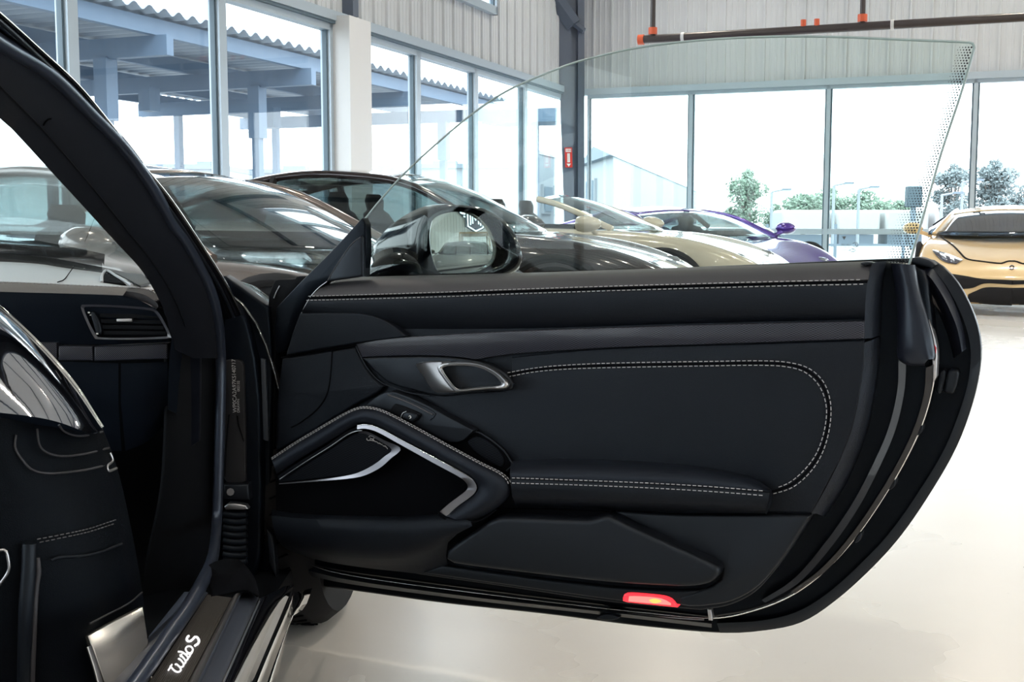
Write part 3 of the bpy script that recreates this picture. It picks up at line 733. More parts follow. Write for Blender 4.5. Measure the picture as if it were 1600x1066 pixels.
# stepped jamb ribs
R1a = [(1404, 560), (1402, 610), (1388, 670), (1362, 730), (1330, 790), (1288, 850), (1240, 905), (1190, 938)]
R1b = [(1416, 560), (1413, 612), (1399, 672), (1373, 733), (1341, 794), (1298, 856), (1249, 910), (1196, 942)]
skin('jamb_rib', [(R1a, -.074), (R1a, -.052), (R1b, -.050), (R1b, -.074)], mat('jamb_gloss', (.018, .018, .021), .25, coat=.4, spec=.3), door, 50)
R2a = [(1447, 575), (1443, 620), (1427, 672), (1402, 724), (1370, 778), (1330, 836), (1284, 888), (1236, 924)]
R2b = [(1458, 570), (1454, 616), (1438, 668), (1413, 721), (1382, 775), (1340, 836), (1293, 890), (1242, 928)]
skin('jamb_rib', [(R2a, -.074), (R2a, -.060), (R2b, -.062), (R2b, -.075)], MATS['jamb_gloss'], door, 50)
# moulded cap at the top of the jamb
cap_m = mat('cap_plastic', (.010, .012, .02), .28, spec=.4, stint=(.76, .87, 1))
CAPL = [(1392, 412), (1398, 450), (1402, 490), (1401, 530), (1403, 560), (1420, 571), (1445, 572)]
CAP1 = [(1400, 412), (1410, 450), (1412, 490), (1411, 530), (1414, 556), (1425, 566), (1445, 568)]
CAP2 = [(1414, 413), (1422, 450), (1428, 490), (1434, 528), (1438, 552), (1443, 560), (1450, 562)]
CAP3 = [(1424, 414), (1432, 452), (1442, 488), (1450, 520), (1455, 546), (1457, 556), (1457, 561)]
CAP4 = [(1430, 414), (1437, 452), (1447, 486), (1456, 518), (1461, 546), (1462, 558), (1460, 564)]
skin('jamb_cap', [(CAPL, -.078), (CAPL, -.045), (CAP1, -.036), (CAP2, -.030), (CAP3, -.038), (CAP4, -.052), (CAP4, -.08)], cap_m, door, 40)
plate('latch_plate', poly([(1451, 500), (1458, 520), (1464, 548), (1463, 590)], [(1457, 600), (1456, 560), (1452, 530)], n=10), -.10, -.066, silver, door, .002)
plate('latch_tab', [(1459, 538), (1463, 544), (1462, 553), (1458, 549)], -.068, -.062, mat('latch_red', (.5, .02, .03), .4), door, .001)
# upper corner mouldings
skin('corner_moulding', [([(1415, 412), (1446, 413), (1462, 425), (1486, 462), (1503, 505), (1510, 545)], -.122), ([(1420, 424), (1446, 428), (1462, 445), (1482, 480), (1496, 515), (1503, 550)], -.100),
     ([(1424, 436), (1444, 438), (1456, 452), (1474, 486), (1488, 522), (1495, 556)], -.112), ([(1424, 446), (1442, 448), (1452, 460), (1468, 492), (1482, 528), (1490, 560)], -.134)], cap_m, door, 36)
plate('corner_cap', poly([(1420, 404), (1436, 402), (1452, 407), (1462, 414)], [(1456, 419), (1440, 416), (1424, 412)], n=8), -.132, -.09, rubber, door, .004)
plate('jamb_slot_trim', poly([(1444, 457), (1452, 453), (1468, 468), (1484, 491), (1494, 511), (1492, 515), (1486, 512), (1472, 492), (1458, 474), (1444, 457)], n=30), -.134, -.124, mat('taupe_plastic', (.10, .09, .09), .5), door, .002)
for (x0, x1) in ((1466, 1477), (1478, 1497)):
    plate('rubber_stop', poly([(x0 + 2, 582), (x0 + 6, 579), (x1, 580), (x1, 592), (x1 - 6, 613), (x1 - 10, 616), (x0 - 3, 613), (x0 - 3, 604), (x0 + 2, 582)], n=24), -.135, -.105, rubber, door, .005)
for (x, y) in ((1437, 674), (1394, 759), (1341, 842)):
    plate('clip', px([(x - 5, y + 7), (x - 1, y - 6), (x + 5, y - 8), (x + 3, y + 2)], 14, True), -.10, -.068, rubber, door, .002)
# bottom strips
skin('bottom_seal', [([(482, 884), (560, 902), (760, 930), (950, 951), (1112, 970)], -.08), ([(482, 892), (560, 909), (760, 936), (950, 957), (1112, 975)], -.062), ([(482, 900), (560, 915), (760, 941), (950, 962), (1112, 981)], -.08)], rubber, door, 50)
line('bottom_strip', [(800, 941), (860, 948), (934, 955)], -.070, .0018, silver, door, 12)
line('bottom_strip', [(980, 959), (1040, 965), (1100, 969)], -.070, .0018, silver, door, 12)
plate('drain_plug', px([(932, 966), (950, 960), (968, 966), (950, 970)], 16, True), -.12, -.064, rubber, door, .002)
plate('seam_block', [(1105, 952), (1111, 953), (1113, 970), (1107, 970)], -.08, -.062, silver, door, .001)

# ------------------------------------------------------------------ door card
CARD = poly([(462, 500), (560, 470), (900, 452), (1360, 432)], [(1354, 440), (1350, 500), (1350, 560), (1345, 605), (1334, 660), (1318, 706), (1296, 752), (1268, 806)], [(1268, 806), (1240, 850), (1212, 890), (1180, 925), (1140, 946), (1095, 954)],
            [(1095, 954), (950, 941), (800, 919), (620, 893), (520, 876), (470, 862)], [(470, 862), (440, 830), (432, 760), (436, 620), (462, 500)], n=30)
plate('trim_card', CARD, -.075, -.004, leather, door, .010, 4)
# rolled rear edge of the card, window light put into a lighter leather
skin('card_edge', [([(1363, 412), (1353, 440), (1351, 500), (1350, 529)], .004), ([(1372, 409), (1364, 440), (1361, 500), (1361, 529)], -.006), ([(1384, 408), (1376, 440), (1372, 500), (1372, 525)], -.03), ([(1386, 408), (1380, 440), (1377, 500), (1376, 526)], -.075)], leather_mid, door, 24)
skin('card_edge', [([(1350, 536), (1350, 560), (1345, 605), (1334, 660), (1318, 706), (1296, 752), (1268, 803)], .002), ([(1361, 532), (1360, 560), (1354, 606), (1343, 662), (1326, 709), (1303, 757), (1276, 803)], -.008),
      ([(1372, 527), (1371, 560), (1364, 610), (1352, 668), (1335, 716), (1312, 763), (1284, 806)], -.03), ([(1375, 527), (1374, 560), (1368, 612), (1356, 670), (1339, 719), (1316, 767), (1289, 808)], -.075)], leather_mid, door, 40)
# upper pad with leather roll
top_l = lambda xs: xs
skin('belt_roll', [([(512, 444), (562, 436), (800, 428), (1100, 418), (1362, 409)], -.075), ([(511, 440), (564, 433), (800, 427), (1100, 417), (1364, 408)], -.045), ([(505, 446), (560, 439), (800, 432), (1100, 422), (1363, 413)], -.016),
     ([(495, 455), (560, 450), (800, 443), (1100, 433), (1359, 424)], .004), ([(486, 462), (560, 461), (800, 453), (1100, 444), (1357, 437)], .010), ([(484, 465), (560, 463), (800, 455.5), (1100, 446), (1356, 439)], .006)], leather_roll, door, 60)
skin('upper_panel', [([(484, 465), (560, 463.5), (800, 455.5), (1100, 446), (1356, 439)], .006), ([(482, 469), (560, 467), (800, 459), (1100, 450), (1355, 443)], .011), ([(478, 476), (560, 474), (800, 466), (1100, 457), (1354, 450)], .013),
     ([(472, 486), (560, 489), (800, 490), (1100, 482), (1352, 476)], .010), ([(470, 492), (560, 505), (800, 509), (1100, 502), (1351, 496)], .001), ([(470, 494), (560, 520), (800, 519), (1100, 509), (1351, 503)], -.010)], leather, door, 60)
stitch('stitching', [(482, 463), (560, 461), (700, 456.5), (800, 452.5), (1000, 446), (1200, 440.5), (1356, 437)], .0115, door)
stitch('stitching', [(479, 469.5), (560, 467.5), (700, 463.5), (800, 459.5), (1000, 453), (1200, 447.5), (1354, 444)], .0125, door)
line('seam_gap', [(482, 466), (560, 464), (800, 456), (1000, 449.5), (1200, 444), (1355, 440.5)], .0085, .0016, darkvoid, door)
plate('lock_button_base', px([(1344, 412), (1354, 409.5), (1364, 411), (1354, 415)], 20, True), -.03, -.004, plastic, door, .003)
# front pad
FP = poly([(468, 490), (520, 489), (562, 490), (592, 497), (614, 509), (635, 526)], [(635, 526), (556, 537), (500, 546), (446, 556)], [(446, 556), (456, 522), (468, 490)], n=16)
plate('front_pad', FP, -.02, .016, leather, door, .014, 5)
line('pad_seam', [(440, 559), (500, 549.5), (556, 540)], .004, .002, darkvoid, door, 20)
plate('front_panel', poly([(440, 560), (480, 554), (554, 543)], [(554, 543), (566, 566), (580, 588), (600, 604)], [(600, 604), (588, 616), (560, 630), (520, 655), (470, 685), (430, 706)], [(430, 706), (432, 630), (440, 560)], n=16), -.02, .010, leather, door, .006)
line('panel_seam', [(519, 547), (516, 590), (510, 618), (495, 640), (470, 660), (455, 668)], .0105, .0014, darkvoid, door, 30)
# carbon strip
CB = poly([(557, 538), (566, 535), (633, 527), (800, 518), (1000, 511), (1200, 505.5), (1350, 502.5)], [(1350, 502.5), (1350, 529)], [(1350, 529), (1200, 534.5), (1000, 541), (900, 546), (800, 553), (760, 559), (742, 562)], [(742, 562), (715, 558), (670, 555.5), (620, 556), (565, 558)], [(565, 558), (560, 550), (557, 538)], n=26)
plate('carbon_strip', CB, -.02, .012, carbon, door, .004)
# middle leather with seam and double stitching
MIDT = [(800, 559), (900, 548.5), (1000, 543), (1200, 537), (1350, 532)]
plate('insert_panel', poly(MIDT, [(1350, 532), (1349, 570), (1344, 606), (1333, 660), (1317, 706), (1295, 750), (1268, 801)], [(1268, 801), (1200, 799), (1000, 790), (800, 782)], [(800, 782), (798, 740), (800, 720), (780, 700), (735, 672), (690, 640), (640, 612)], [(640, 612), (690, 618), (740, 614), (790, 610), (800, 600)], [(800, 600), (800, 559)], n=24), -.02, .006, leather, door, .007)
ST_O = [(786, 584), (830, 576), (880, 571), (960, 567.5), (1100, 565), (1190, 564), (1235, 567), (1266, 577), (1288, 599), (1298, 632), (1296, 670), (1285, 708), (1266, 738), (1238, 762), (1204, 773)]
ST_I = [(794, 589), (834, 581.5), (884, 577), (960, 574.5), (1100, 572), (1190, 571), (1230, 573.5), (1258, 582), (1280, 603), (1291, 634), (1289, 668), (1278, 704), (1260, 731), (1234, 754), (1206, 765)]
mid = [((a[0] + b[0]) / 2, (a[1] + b[1]) / 2) for a, b in zip(ST_O, ST_I)]
line('seam_gap', mid, .0066, .0019, darkvoid, door, 90)
stitch('stitching', ST_O, .0076, door); stitch('stitching', ST_I, .0076, door)
# armrest pad
skin('armrest_pad', [([(798, 720), (850, 717), (960, 719), (1060, 725), (1130, 735), (1175, 746), (1201, 762)], .004), ([(798, 726), (850, 724), (960, 726), (1060, 732), (1130, 741), (1175, 751), (1202, 764)], .034), ([(797, 738), (900, 740), (1000, 743), (1100, 749), (1160, 756), (1202, 766)], .056),
     ([(797, 746), (900, 749.5), (1000, 753.5), (1100, 759), (1202, 767.5)], .060), ([(797, 749), (900, 752.5), (1000, 756.5), (1100, 762), (1202, 770)], .057)], leather_mid, door, 50)
skin('armrest_front', [([(797, 749), (900, 752.5), (1000, 756.5), (1100, 762), (1202, 770)], .057), ([(798, 754), (900, 757), (1000, 761), (1100, 766.5), (1202, 774)], .060), ([(800, 775), (900, 779), (1000, 783), (1100, 788), (1199, 793)], .054), ([(804, 785), (900, 788), (1000, 792), (1100, 796), (1197, 799)], .040), ([(806, 792), (900, 795), (1000, 799), (1100, 802), (1196, 803)], .004)], leather, door, 50)
skin('armrest_end', [([(1201, 762), (1203, 772), (1200, 790), (1196, 803)], .0585), ([(1206, 766), (1207, 776), (1203, 792), (1198, 804)], .004)], leather, door, 12)
stitch('stitching', [(800, 747), (900, 750.5), (1000, 754.5), (1100, 760), (1200, 768)], .0605, door)
stitch('stitching', [(800, 755), (900, 758), (1000, 762), (1100, 767.5), (1200, 775)], .061, door)
# lower map pocket
plate('pocket_mouth', poly([(775, 796), (860, 797), (955, 801)], [(955, 801), (935, 812), (900, 815), (800, 813), (750, 822)], n=12), -.02, .010, darkvoid, door, 0)
PK = poly([(752, 822), (772, 811), (800, 809), (900, 812.5), (924, 812), (940, 807), (950, 806)], [(950, 806), (1000, 830), (1060, 857), (1108, 879), (1119, 885), (1123, 893), (1120, 902), (1108, 912), (1085, 917), (1058, 918)], [(1058, 918), (950, 911), (800, 894), (710, 882), (697, 876), (695, 868), (704, 856), (752, 822)], n=34)
plate('map_pocket', PK, -.02, .046, plastic, door, .010, 5)
plate('lower_panel', poly([(958, 799), (1060, 805), (1266, 806)], [(1266, 806), (1240, 846), (1212, 886), (1180, 920), (1140, 941), (1095, 948)], [(1095, 948), (1064, 947), (1058, 936), (1110, 918), (1130, 900), (1128, 886), (1112, 874), (1000, 822), (958, 799)], n=20), -.02, .012, plastic, door, .008, 4)
plate('lower_sill_panel', poly([(690, 884), (800, 900), (950, 918), (1058, 924), (1100, 921)], [(1060, 945), (975, 940), (800, 916), (660, 896)], n=16), -.02, .010, plastic, door, .004)
redl = bpy.data.materials.new('courtesy_red'); redl.use_nodes = True; b = redl.node_tree.nodes['Principled BSDF']
b.inputs['Base Color'].default_value = (.8, .02, .03, 1); b.inputs['Emission Color'].default_value = (1, .035, .05, 1); b.inputs['Emission Strength'].default_value = 1.1; b.inputs['Roughness'].default_value = .2
plate('courtesy_light', poly([(973, 940), (973, 932), (978, 928), (990, 927.5), (1030, 931), (1046, 935), (1054, 942), (1058, 950)], [(1058, 950), (980, 942)], n=20), -.02, .016, redl, door, .003)
plate('courtesy_bulb', poly([(982, 938), (984, 932), (1030, 935), (1048, 943)], [(1048, 946), (982, 940)], n=10), .010, .0172, emis('courtesy_pink', (1, .30, .26), 1.0), door, 0)
plate('courtesy_bulb', px([(1014, 938), (1024, 936), (1034, 940), (1022, 943)], 14, True), .010, .0178, emis('courtesy_amber', (1, .5, .12), 1.3), door, 0)

# ------------------------------------------------------------------ grip, speaker, pocket
plate('speaker_well', poly([(430, 735), (500, 700), (545, 672), (566, 664), (620, 686), (728, 746), (742, 762), (738, 776), (690, 806), (650, 812), (520, 812), (432, 806)], n=40), -.02, .011, darkvoid, door, 0)
G_OUT = [(424, 716), (460, 692), (500, 668), (540, 645), (560, 637), (576, 636), (600, 642), (640, 662), (700, 695), (750, 722), (782, 738), (796, 750), (800, 763), (794, 778), (776, 794), (752, 808), (735, 813)]
G_MID = [(428, 728), (465, 704), (505, 680), (540, 658), (560, 650), (574, 649), (596, 655), (632, 674), (690, 706), (735, 731), (762, 745), (773, 755), (775, 764), (768, 777), (750, 792), (728, 806), (712, 812)]
G_IN = [(432, 741), (470, 716), (510, 692), (542, 672), (560, 663), (572, 662), (592, 668), (626, 686), (684, 717), (725, 739), (741, 750), (747, 761), (744, 770), (734, 779), (716, 792), (702, 801), (694, 806)]
skin('grip', [(G_OUT, .006), (G_OUT, .040), ([((a[0] * 2 + b[0]) / 3, (a[1] * 2 + b[1]) / 3) for a, b in zip(G_OUT, G_MID)], .058), (G_MID, .066), ([((a[0] + b[0]) / 2, (a[1] + b[1]) / 2) for a, b in zip(G_IN, G_MID)], .064), (G_IN, .054), (G_IN, .02)], leather_mid, door, 90)
stitch('stitching', G_OUT[:13], .046, door, .005, .0025, .0009)
stitch('stitching', [((a[0] * 5 + b[0]) / 6, (a[1] * 5 + b[1] * 1) / 6) for a, b in zip(G_OUT, G_MID)][:13], .055, door, .005, .0025, .0009)
trimg = mat('trim_grey', (.30, .295, .32), .34, metal=1)
T_O = [(558, 665), (572, 663.5), (592, 669), (626, 687), (684, 718), (724, 740), (739, 750), (745, 761), (742, 770), (732, 779), (714, 792), (698, 807)]
T_I = [(558, 671), (571, 670), (590, 675.5), (622, 693), (678, 724), (715, 744), (727, 753), (731, 761), (728, 767), (718, 775), (702, 787), (687, 800)]
skin('silver_trim', [(T_O, .050), (T_O, .0565), (T_I, .0575), (T_I, .04)], trimg, door, 70)
line('trim_line', T_O[:7], .058, .0010, chrome, door, 40)
skin('dark_trim', [([(434, 744), (470, 720), (510, 696), (540, 675), (560, 666)], .048), ([(436, 752), (474, 727), (514, 702), (544, 681), (562, 672)], .044)], plastic, door, 30)
line('silver_line', [(437, 749), (474, 724), (514, 699), (542, 680), (556, 674), (566, 673)], .046, .0010, silver, door, 30)
# speaker grille
plate('speaker_grille', poly([(435, 748), (475, 726), (515, 701), (545, 682), (560, 676), (572, 677), (600, 691), (620, 702)], [(620, 702), (606, 716), (592, 727), (570, 738), (545, 743)], [(545, 743), (500, 748), (436, 755)], n=20), .0, .040, mesh_dark, door, .003)
skin('speaker_trim', [([(560, 674), (575, 675), (600, 688), (626, 701), (610, 717), (594, 731), (570, 743), (545, 748), (500, 752), (436, 757)], .046), ([(560, 677), (573, 679), (596, 691), (612, 703), (600, 714), (586, 725), (566, 736), (544, 743), (500, 749.5), (436, 755.5)], .0445)], trimg, door, 60)
# pocket below the speaker: rounded lip
skin('door_pocket', [([(424, 796), (480, 803), (560, 806), (640, 806), (678, 803), (700, 797)], .0), ([(424, 800), (480, 805), (560, 807), (640, 807.5), (680, 805), (712, 806)], .050), ([(424, 806), (480, 811), (560, 814), (640, 815), (690, 814), (735, 815)], .066),
     ([(426, 820), (480, 826), (560, 832), (630, 834), (690, 830), (738, 822)], .068), ([(432, 842), (480, 850), (550, 858), (620, 860), (670, 850), (715, 834)], .060), ([(440, 852), (484, 862), (550, 871), (610, 874), (660, 866), (700, 848)], .045), ([(448, 858), (490, 869), (550, 879), (610, 883), (665, 880), (697, 868)], .018), ([(455, 862), (500, 876), (560, 886), (620, 893), (670, 897), (700, 885)], .004)], leather, door, 50)
line('pocket_seam', [(684, 800), (690, 808), (704, 815), (740, 815.5), (756, 811), (775, 797)], .062, .0014, darkvoid, door, 24)
# switch panel, switch and small storage cup
plate('switch_panel', poly([(572, 634), (588, 620), (604, 613), (620, 614), (660, 630), (700, 652), (740, 673)], [(740, 673), (728, 684), (724, 688)], [(724, 688), (700, 690), (640, 660), (600, 640), (572, 634)], n=16), -.01, .030, plastic, door, .006)
line('switch_groove', [(606, 617), (640, 630), (676, 648)], .0315, .0018, mat('groove_grey', (.06, .06, .07), .4), door, 14)
line('switch_groove', [(612, 615), (645, 628), (680, 646), (672, 656)], .0312, .0010, rubber, door, 14)
plate('switch_base', poly([(612, 636), (620, 632), (657, 647), (655, 652), (645, 661), (632, 657), (610, 644), (612, 636)], n=18), .02, .0345, softblack, door, .002)
plate('window_switch', poly([(628, 651), (633, 644), (650, 648), (652, 652), (644, 659), (630, 655), (628, 651)], n=14), .03, .0405, plastic, door, .003)
line('switch_mark', [(639, 651), (641, 650), (642, 653), (640, 654)], .041, .0008, mat('mark_white', (.8, .8, .8), .5), door, 8)
line('switch_chrome', [(626, 653), (629, 646), (635, 643)], .0405, .0008, silver, door, 8)
plate('storage_cup', poly([(690, 690), (728, 678), (742, 675), (760, 683), (785, 703), (796, 718), (800, 727)], [(800, 727), (792, 736), (784, 738)], [(784, 738), (740, 716), (690, 690)], n=16), -.01, .016, darkvoid, door, .003)
plate('cup_mesh', px([(730, 690), (745, 683), (768, 694), (786, 714), (784, 730), (764, 722), (742, 706)], 30, True), .005, .019, mesh_dark, door, .002)
line('cup_rim', [(720, 684), (742, 675), (762, 684), (786, 703), (797, 719), (801, 727), (792, 736)], .020, .0020, plastic, door, 30)
# handle
HB = poly([(563, 559), (620, 557.5), (670, 557), (720, 560), (760, 568), (790, 584), (802, 600)], [(802, 600), (800, 608), (790, 611), (740, 615), (690, 620), (650, 612), (610, 600), (588, 584), (573, 568), (563, 559)], n=26)
plate('handle_bowl', HB, -.01, .013, plastic, door, .008, 4)
line('bowl_rim', [(556, 541), (566, 562), (580, 583), (600, 600), (640, 614), (672, 619)], .014, .0014, rubber, door, 24)
H_O = [(700, 566), (730, 565.5), (756, 570), (778, 581), (793, 595), (796, 603), (788, 608), (760, 609), (720, 613), (710, 613), (700, 604), (690, 590), (682, 577), (686, 569)]
H_I = [(702, 572), (730, 572), (752, 576), (771, 586), (783, 598), (783, 601), (776, 603), (755, 604), (722, 607.5), (714, 607), (706, 599), (697, 587), (691, 578), (694, 574)]
grid('pull_ring', [[D(q, c) for q in (lambda z: z + z[:1])(px(H, 60, True))] for H, c in ((H_O, .014), (H_O, .034), ([((a[0] * 2 + b[0]) / 3, (a[1] * 2 + b[1]) / 3) for a, b in zip(H_O, H_I)], .040), ([((a[0] + b[0] * 2) / 3, (a[1] + b[1] * 2) / 3) for a, b in zip(H_O, H_I)], .040), (H_I, .035), (H_I, .016))], silver, door, 70)
skin('pull_lever', [([(650, 572), (655, 580), (664, 592), (672, 605), (684, 614), (708, 614)], .018), ([(650, 569), (658, 576), (668, 588), (678, 601), (692, 611), (714, 613)], .034), ([(668, 566.5), (674, 573), (681, 584), (690, 597), (700, 607), (716, 612)], .0385), ([(690, 566), (690, 572), (694, 582), (702, 594), (710, 604), (722, 611)], .036)], silver, door, 24)
skin('lever_top', [([(650, 572), (655, 566.5), (675, 564.5), (705, 564.5)], .020), ([(650, 570), (656, 567), (676, 566), (702, 567)], .036)], silver, door, 14)
# maker's script on the speaker trim
SCR = [[(573.5, 685), (573, 687), (576, 688.5), (579, 687)], [(576, 683), (578, 681.5), (583, 682), (585, 684.5), (582, 686.5), (578, 684.5)], [(582, 686.5), (584, 687.5), (582, 688.5), (578.5, 688)], [(583, 689.5), (585, 688.5), (586, 690.5), (588, 690)], [(588, 690.5), (590, 691.5), (591, 693.5), (593, 692), (593.5, 694)], [(594, 693), (596, 695), (597.5, 694.5)],
       [(598, 696), (600, 697.5), (602, 696.5), (602, 699)], [(603, 698), (604.5, 700), (605.5, 702)]]
mb = MB()
for s_ in SCR: mb.tube([D(q, .0465) for q in px(s_, 8)], .0006, 4)
mb.build('maker_script', mat('script_grey', (.55, .55, .55), .4), door)

# ------------------------------------------------------------------ door window, sail, mirror
cG = -.085
GL_T = [(568, 345), (600, 306), (640, 263), (700, 209), (750, 169), (800, 138), (870, 108), (915, 93), (1000, 74), (1100, 62.5), (1200, 57.5), (1300, 57.5), (1400, 61.5), (1510, 66)]
GL_R = [(1510, 66), (1520, 68), (1522, 76), (1502, 145), (1470, 242), (1442, 340), (1420, 416)]
plate('door_window', poly(GL_T, GL_R, [(1420, 416), (1000, 430), (569, 440)], n=50), cG - .004, cG, doorglass, door, 0)
line('glass_edge', GL_T + GL_R[1:], cG - .002, .0021, glassedge, door, 140)
dots = MB()
er = px(GL_R[1:], 120)
pitch_ = 5.0
tR = er[-1]
for r_ in range(82):
    y = 74 + r_ * 4.15
    xe = next((a[0] + (b[0] - a[0]) * (y - a[1]) / max(1e-6, b[1] - a[1]) for a, b in zip(er, er[1:]) if a[1] <= y <= b[1]), None)
    if xe is None: continue
    wid = 8 if y < 300 or y > 0 else 8
    nd = 5 if y < 140 else (5 if y < 280 else 7 + int((y - 280) / 40))
    for k in range(nd):
        x = xe - 4.5 - k * 4.6 - (2.3 if r_ % 2 else 0); rad = .0017 * (1 - k / (nd + 2.0))
        c_ = D((x, y), cG + .0008); ring = [c_ + DA * (rad * math.cos(a)) + ZZ * (rad * math.sin(a)) for a in [2 * math.pi * j / 6 for j in range(6)]]
        dots.add(ring, [tuple(range(6))])
o = dots.build('frit_dots', mat('frit', (.02, .022, .03), .6), door); props(o, kind='stuff')
gt_m = mat('glass_print', (.10, .12, .13), .6)
def dtext(nm, s_, x, y, h): text(nm, s_, h / 900 * 1.35, D((x, y), cG + .001), DA, ZZ, gt_m, door, .0001)
dtext('glass_marking', 'SEKURIT', 1314, 384, 3.0); dtext('glass_marking', 'E1 43R-001', 1313.5, 387.5, 2.4); dtext('glass_marking', 'DOT 34', 1313.5, 392.5, 3)
line('glass_marking', [(1332, 381), (1337, 378.5), (1340.5, 382), (1338, 386), (1333, 385)], cG + .001, .0004, gt_m, door, 20)
line('glass_marking', [(1328, 391), (1332, 388.5), (1337, 391), (1332, 394), (1328, 391)], cG + .001, .0004, gt_m, door, 20)
dtext('glass_marking', 'E', 1335.5, 384.5, 5); dtext('glass_marking', 'D', 1331, 393, 4)
plate('glass_marking', [(1315.5, 369.5), (1322, 369.5), (1319, 375)], cG, cG + .001, gt_m, door, 0)
# sail triangle and front frame of the door
plate('sail_frame', poly([(561, 345), (566, 341), (571, 350)], [(571, 350), (572, 395), (569, 432)], [(569, 432), (530, 436), (510, 441)], [(510, 441), (492, 455), (482, 470), (470, 492), (458, 520), (446, 548)], [(446, 548), (432, 552), (428, 520), (432, 480)], [(432, 480), (470, 440), (520, 390), (561, 345)], n=14), -.022, -.002, satin, door, .005)
plate('sail_cover', poly([(563, 368), (566, 374), (567, 432)], [(567, 432), (510, 440)], [(510, 440), (526, 414), (548, 380), (563, 368)], n=12), -.02, .006, rubber, door, .004)
line('sail_edge_glint', [(563, 371), (548, 383), (530, 408), (512, 438)], .0065, .0008, leather_roll, door, 16)  # glint along the sail edge, drawn as a thin paler tube
line('card_front_edge', [(511, 440), (498, 450), (486, 463), (476, 480), (471, 490)], .006, .0010, silver, door, 16)
plate('front_seal', poly([(428, 440), (434, 437), (460, 436), (464, 432), (480, 432)], [(480, 432), (455, 460), (436, 500), (430, 560), (428, 700)], [(428, 700), (414, 700), (414, 560), (418, 490), (420, 460), (428, 440)], n=14), -.15, -.02, softblack, door, .006)
line('front_seal_glint', [(437, 447), (432, 456), (428, 466)], -.018, .0012, silver, door, 8)
plate('hinge_edge', poly([(414, 560), (426, 560), (436, 700), (438, 860), (446, 905)], [(446, 905), (424, 900), (418, 800), (414, 560)], n=14), -.15, -.08, blackpaint, door, .006)
# mirror housing: shell of rings around the glass rim
cM = -.19
MR = [(676, 345), (690, 335), (712, 331), (738, 334), (762, 344), (782, 361), (793, 382), (793, 400), (783, 413), (760, 422), (730, 426), (690, 427), (682, 420), (675, 398), (672, 370)]
MO = [(660, 334), (690, 321), (722, 320), (756, 326), (786, 343), (806, 368), (815, 395), (813, 413), (800, 425), (770, 434), (730, 438), (690, 440), (668, 436), (652, 410), (650, 365)]
MB1 = [(620, 345), (665, 322), (715, 320), (756, 326), (786, 343), (806, 368), (815, 395), (814, 415), (800, 428), (766, 440), (715, 448), (660, 448), (610, 440), (590, 415), (592, 375)]
MB2 = [(600, 365), (650, 335), (710, 330), (752, 338), (776, 352), (792, 374), (798, 396), (796, 412), (780, 424), (750, 434), (705, 442), (650, 444), (605, 436), (582, 415), (582, 388)]
MB3 = [(640, 382), (670, 364), (708, 360), (735, 364), (750, 374), (758, 386), (762, 396), (758, 404), (748, 410), (730, 416), (700, 420), (665, 420), (645, 414), (636, 402), (634, 390)]
cl = lambda z: z + z[:1]
cen_px = [(700, 390)] * 15
grid('mirror_housing', [[D(q, c) for q in cl(px(P_, 60, True))] for P_, c in ((MR, cM - .012), (MR, cM + .004), ([((a[0] * 2 + b[0]) / 3, (a[1] * 2 + b[1]) / 3) for a, b in zip(MO, MR)], cM + .006), (MO, cM - .006), (MB1, cM - .04), (MB2, cM - .085), (MB3, cM - .125))] + [[D((700, 392), cM - .13)] * 61], mat('mirror_black', (.002, .0025, .004), .1, coat=.35, spec=.2), door, 75)
skin('mirror_foot', [([(572, 425), (590, 402), (620, 392), (650, 400)], cM + .02), ([(570, 436), (600, 415), (630, 410), (660, 420)], cM + .045), ([(570, 446), (610, 440), (640, 440), (668, 444)], cM + .04)], blackpaint, door, 20, .01)
line('mirror_rim_line', [(676, 345), (673, 358), (672, 374), (675, 398), (681, 418), (690, 427)], cM + .006, .0015, silver, door, 20)
# convex mirror glass
M0 = D((733, 382), cM - .004); to_cam = (CAM - M0).normalized(); rdir = V((.40, -.915, .035)).normalized(); nm = (to_cam + rdir).normalized(); RM = 1.35; MCEN = M0 - nm * RM
def on_mirror(p):
    d = ray(p); oc = CAM - MCEN; b = d.dot(oc); q = b * b - (oc.length_squared - RM * RM); return CAM + d * (-b - math.sqrt(max(0, q)))
cpx = (733, 382); rows = []
for f_ in [i / 14 for i in range(15)]:
    rows.append([on_mirror((cpx[0] + (q[0] - cpx[0]) * f_, cpx[1] + (q[1] - cpx[1]) * f_)) for q in cl(px(MR, 64, True))])
grid('mirror_glass', rows, mirrorm, door, 180)
def mirror_ray(p):
    P_ = on_mirror(p); d = ray(p); n = (P_ - MCEN).normalized(); return P_, d - n * (2 * d.dot(n))

# ------------------------------------------------------------------ windscreen pillar
def pdep(q):
    s_ = ((q[0] - 345) * -.6 + (q[1] - 560) * -.8) / 575
    return 2.36 - .86 * max(0, min(1.7, s_))
def PL(q, c): return at_depth(q, pdep(q) - c)
P_OUT = [(-90, -55), (0, 21), (60, 75), (122, 133), (175, 197), (225, 260), (262, 305), (300, 360), (350, 438), (378, 492)]
P_LIN = [(-90, -48), (0, 28), (58, 81), (118, 138), (170, 201), (219, 263), (256, 308), (294, 362), (344, 440), (372, 494)]
P_GAP = [(-90, -30), (0, 45), (52, 92), (108, 147), (158, 207), (206, 265), (242, 310), (282, 366), (328, 440), (352, 500)]
P_SEAL = [(-90, 5), (0, 66), (75, 112), (140, 175), (190, 227), (236, 290), (268, 348), (287, 372), (312, 417), (330, 457), (340, 498), (345, 560), (344, 650), (341, 760), (337, 840), (330, 880), (312, 918), (290, 956), (264, 992), (243, 1024), (195, 1092)]
P_M1 = [(-90, 48), (0, 105), (70, 162), (130, 222), (180, 280), (220, 332), (256, 384), (290, 440), (312, 500), (322, 560)]
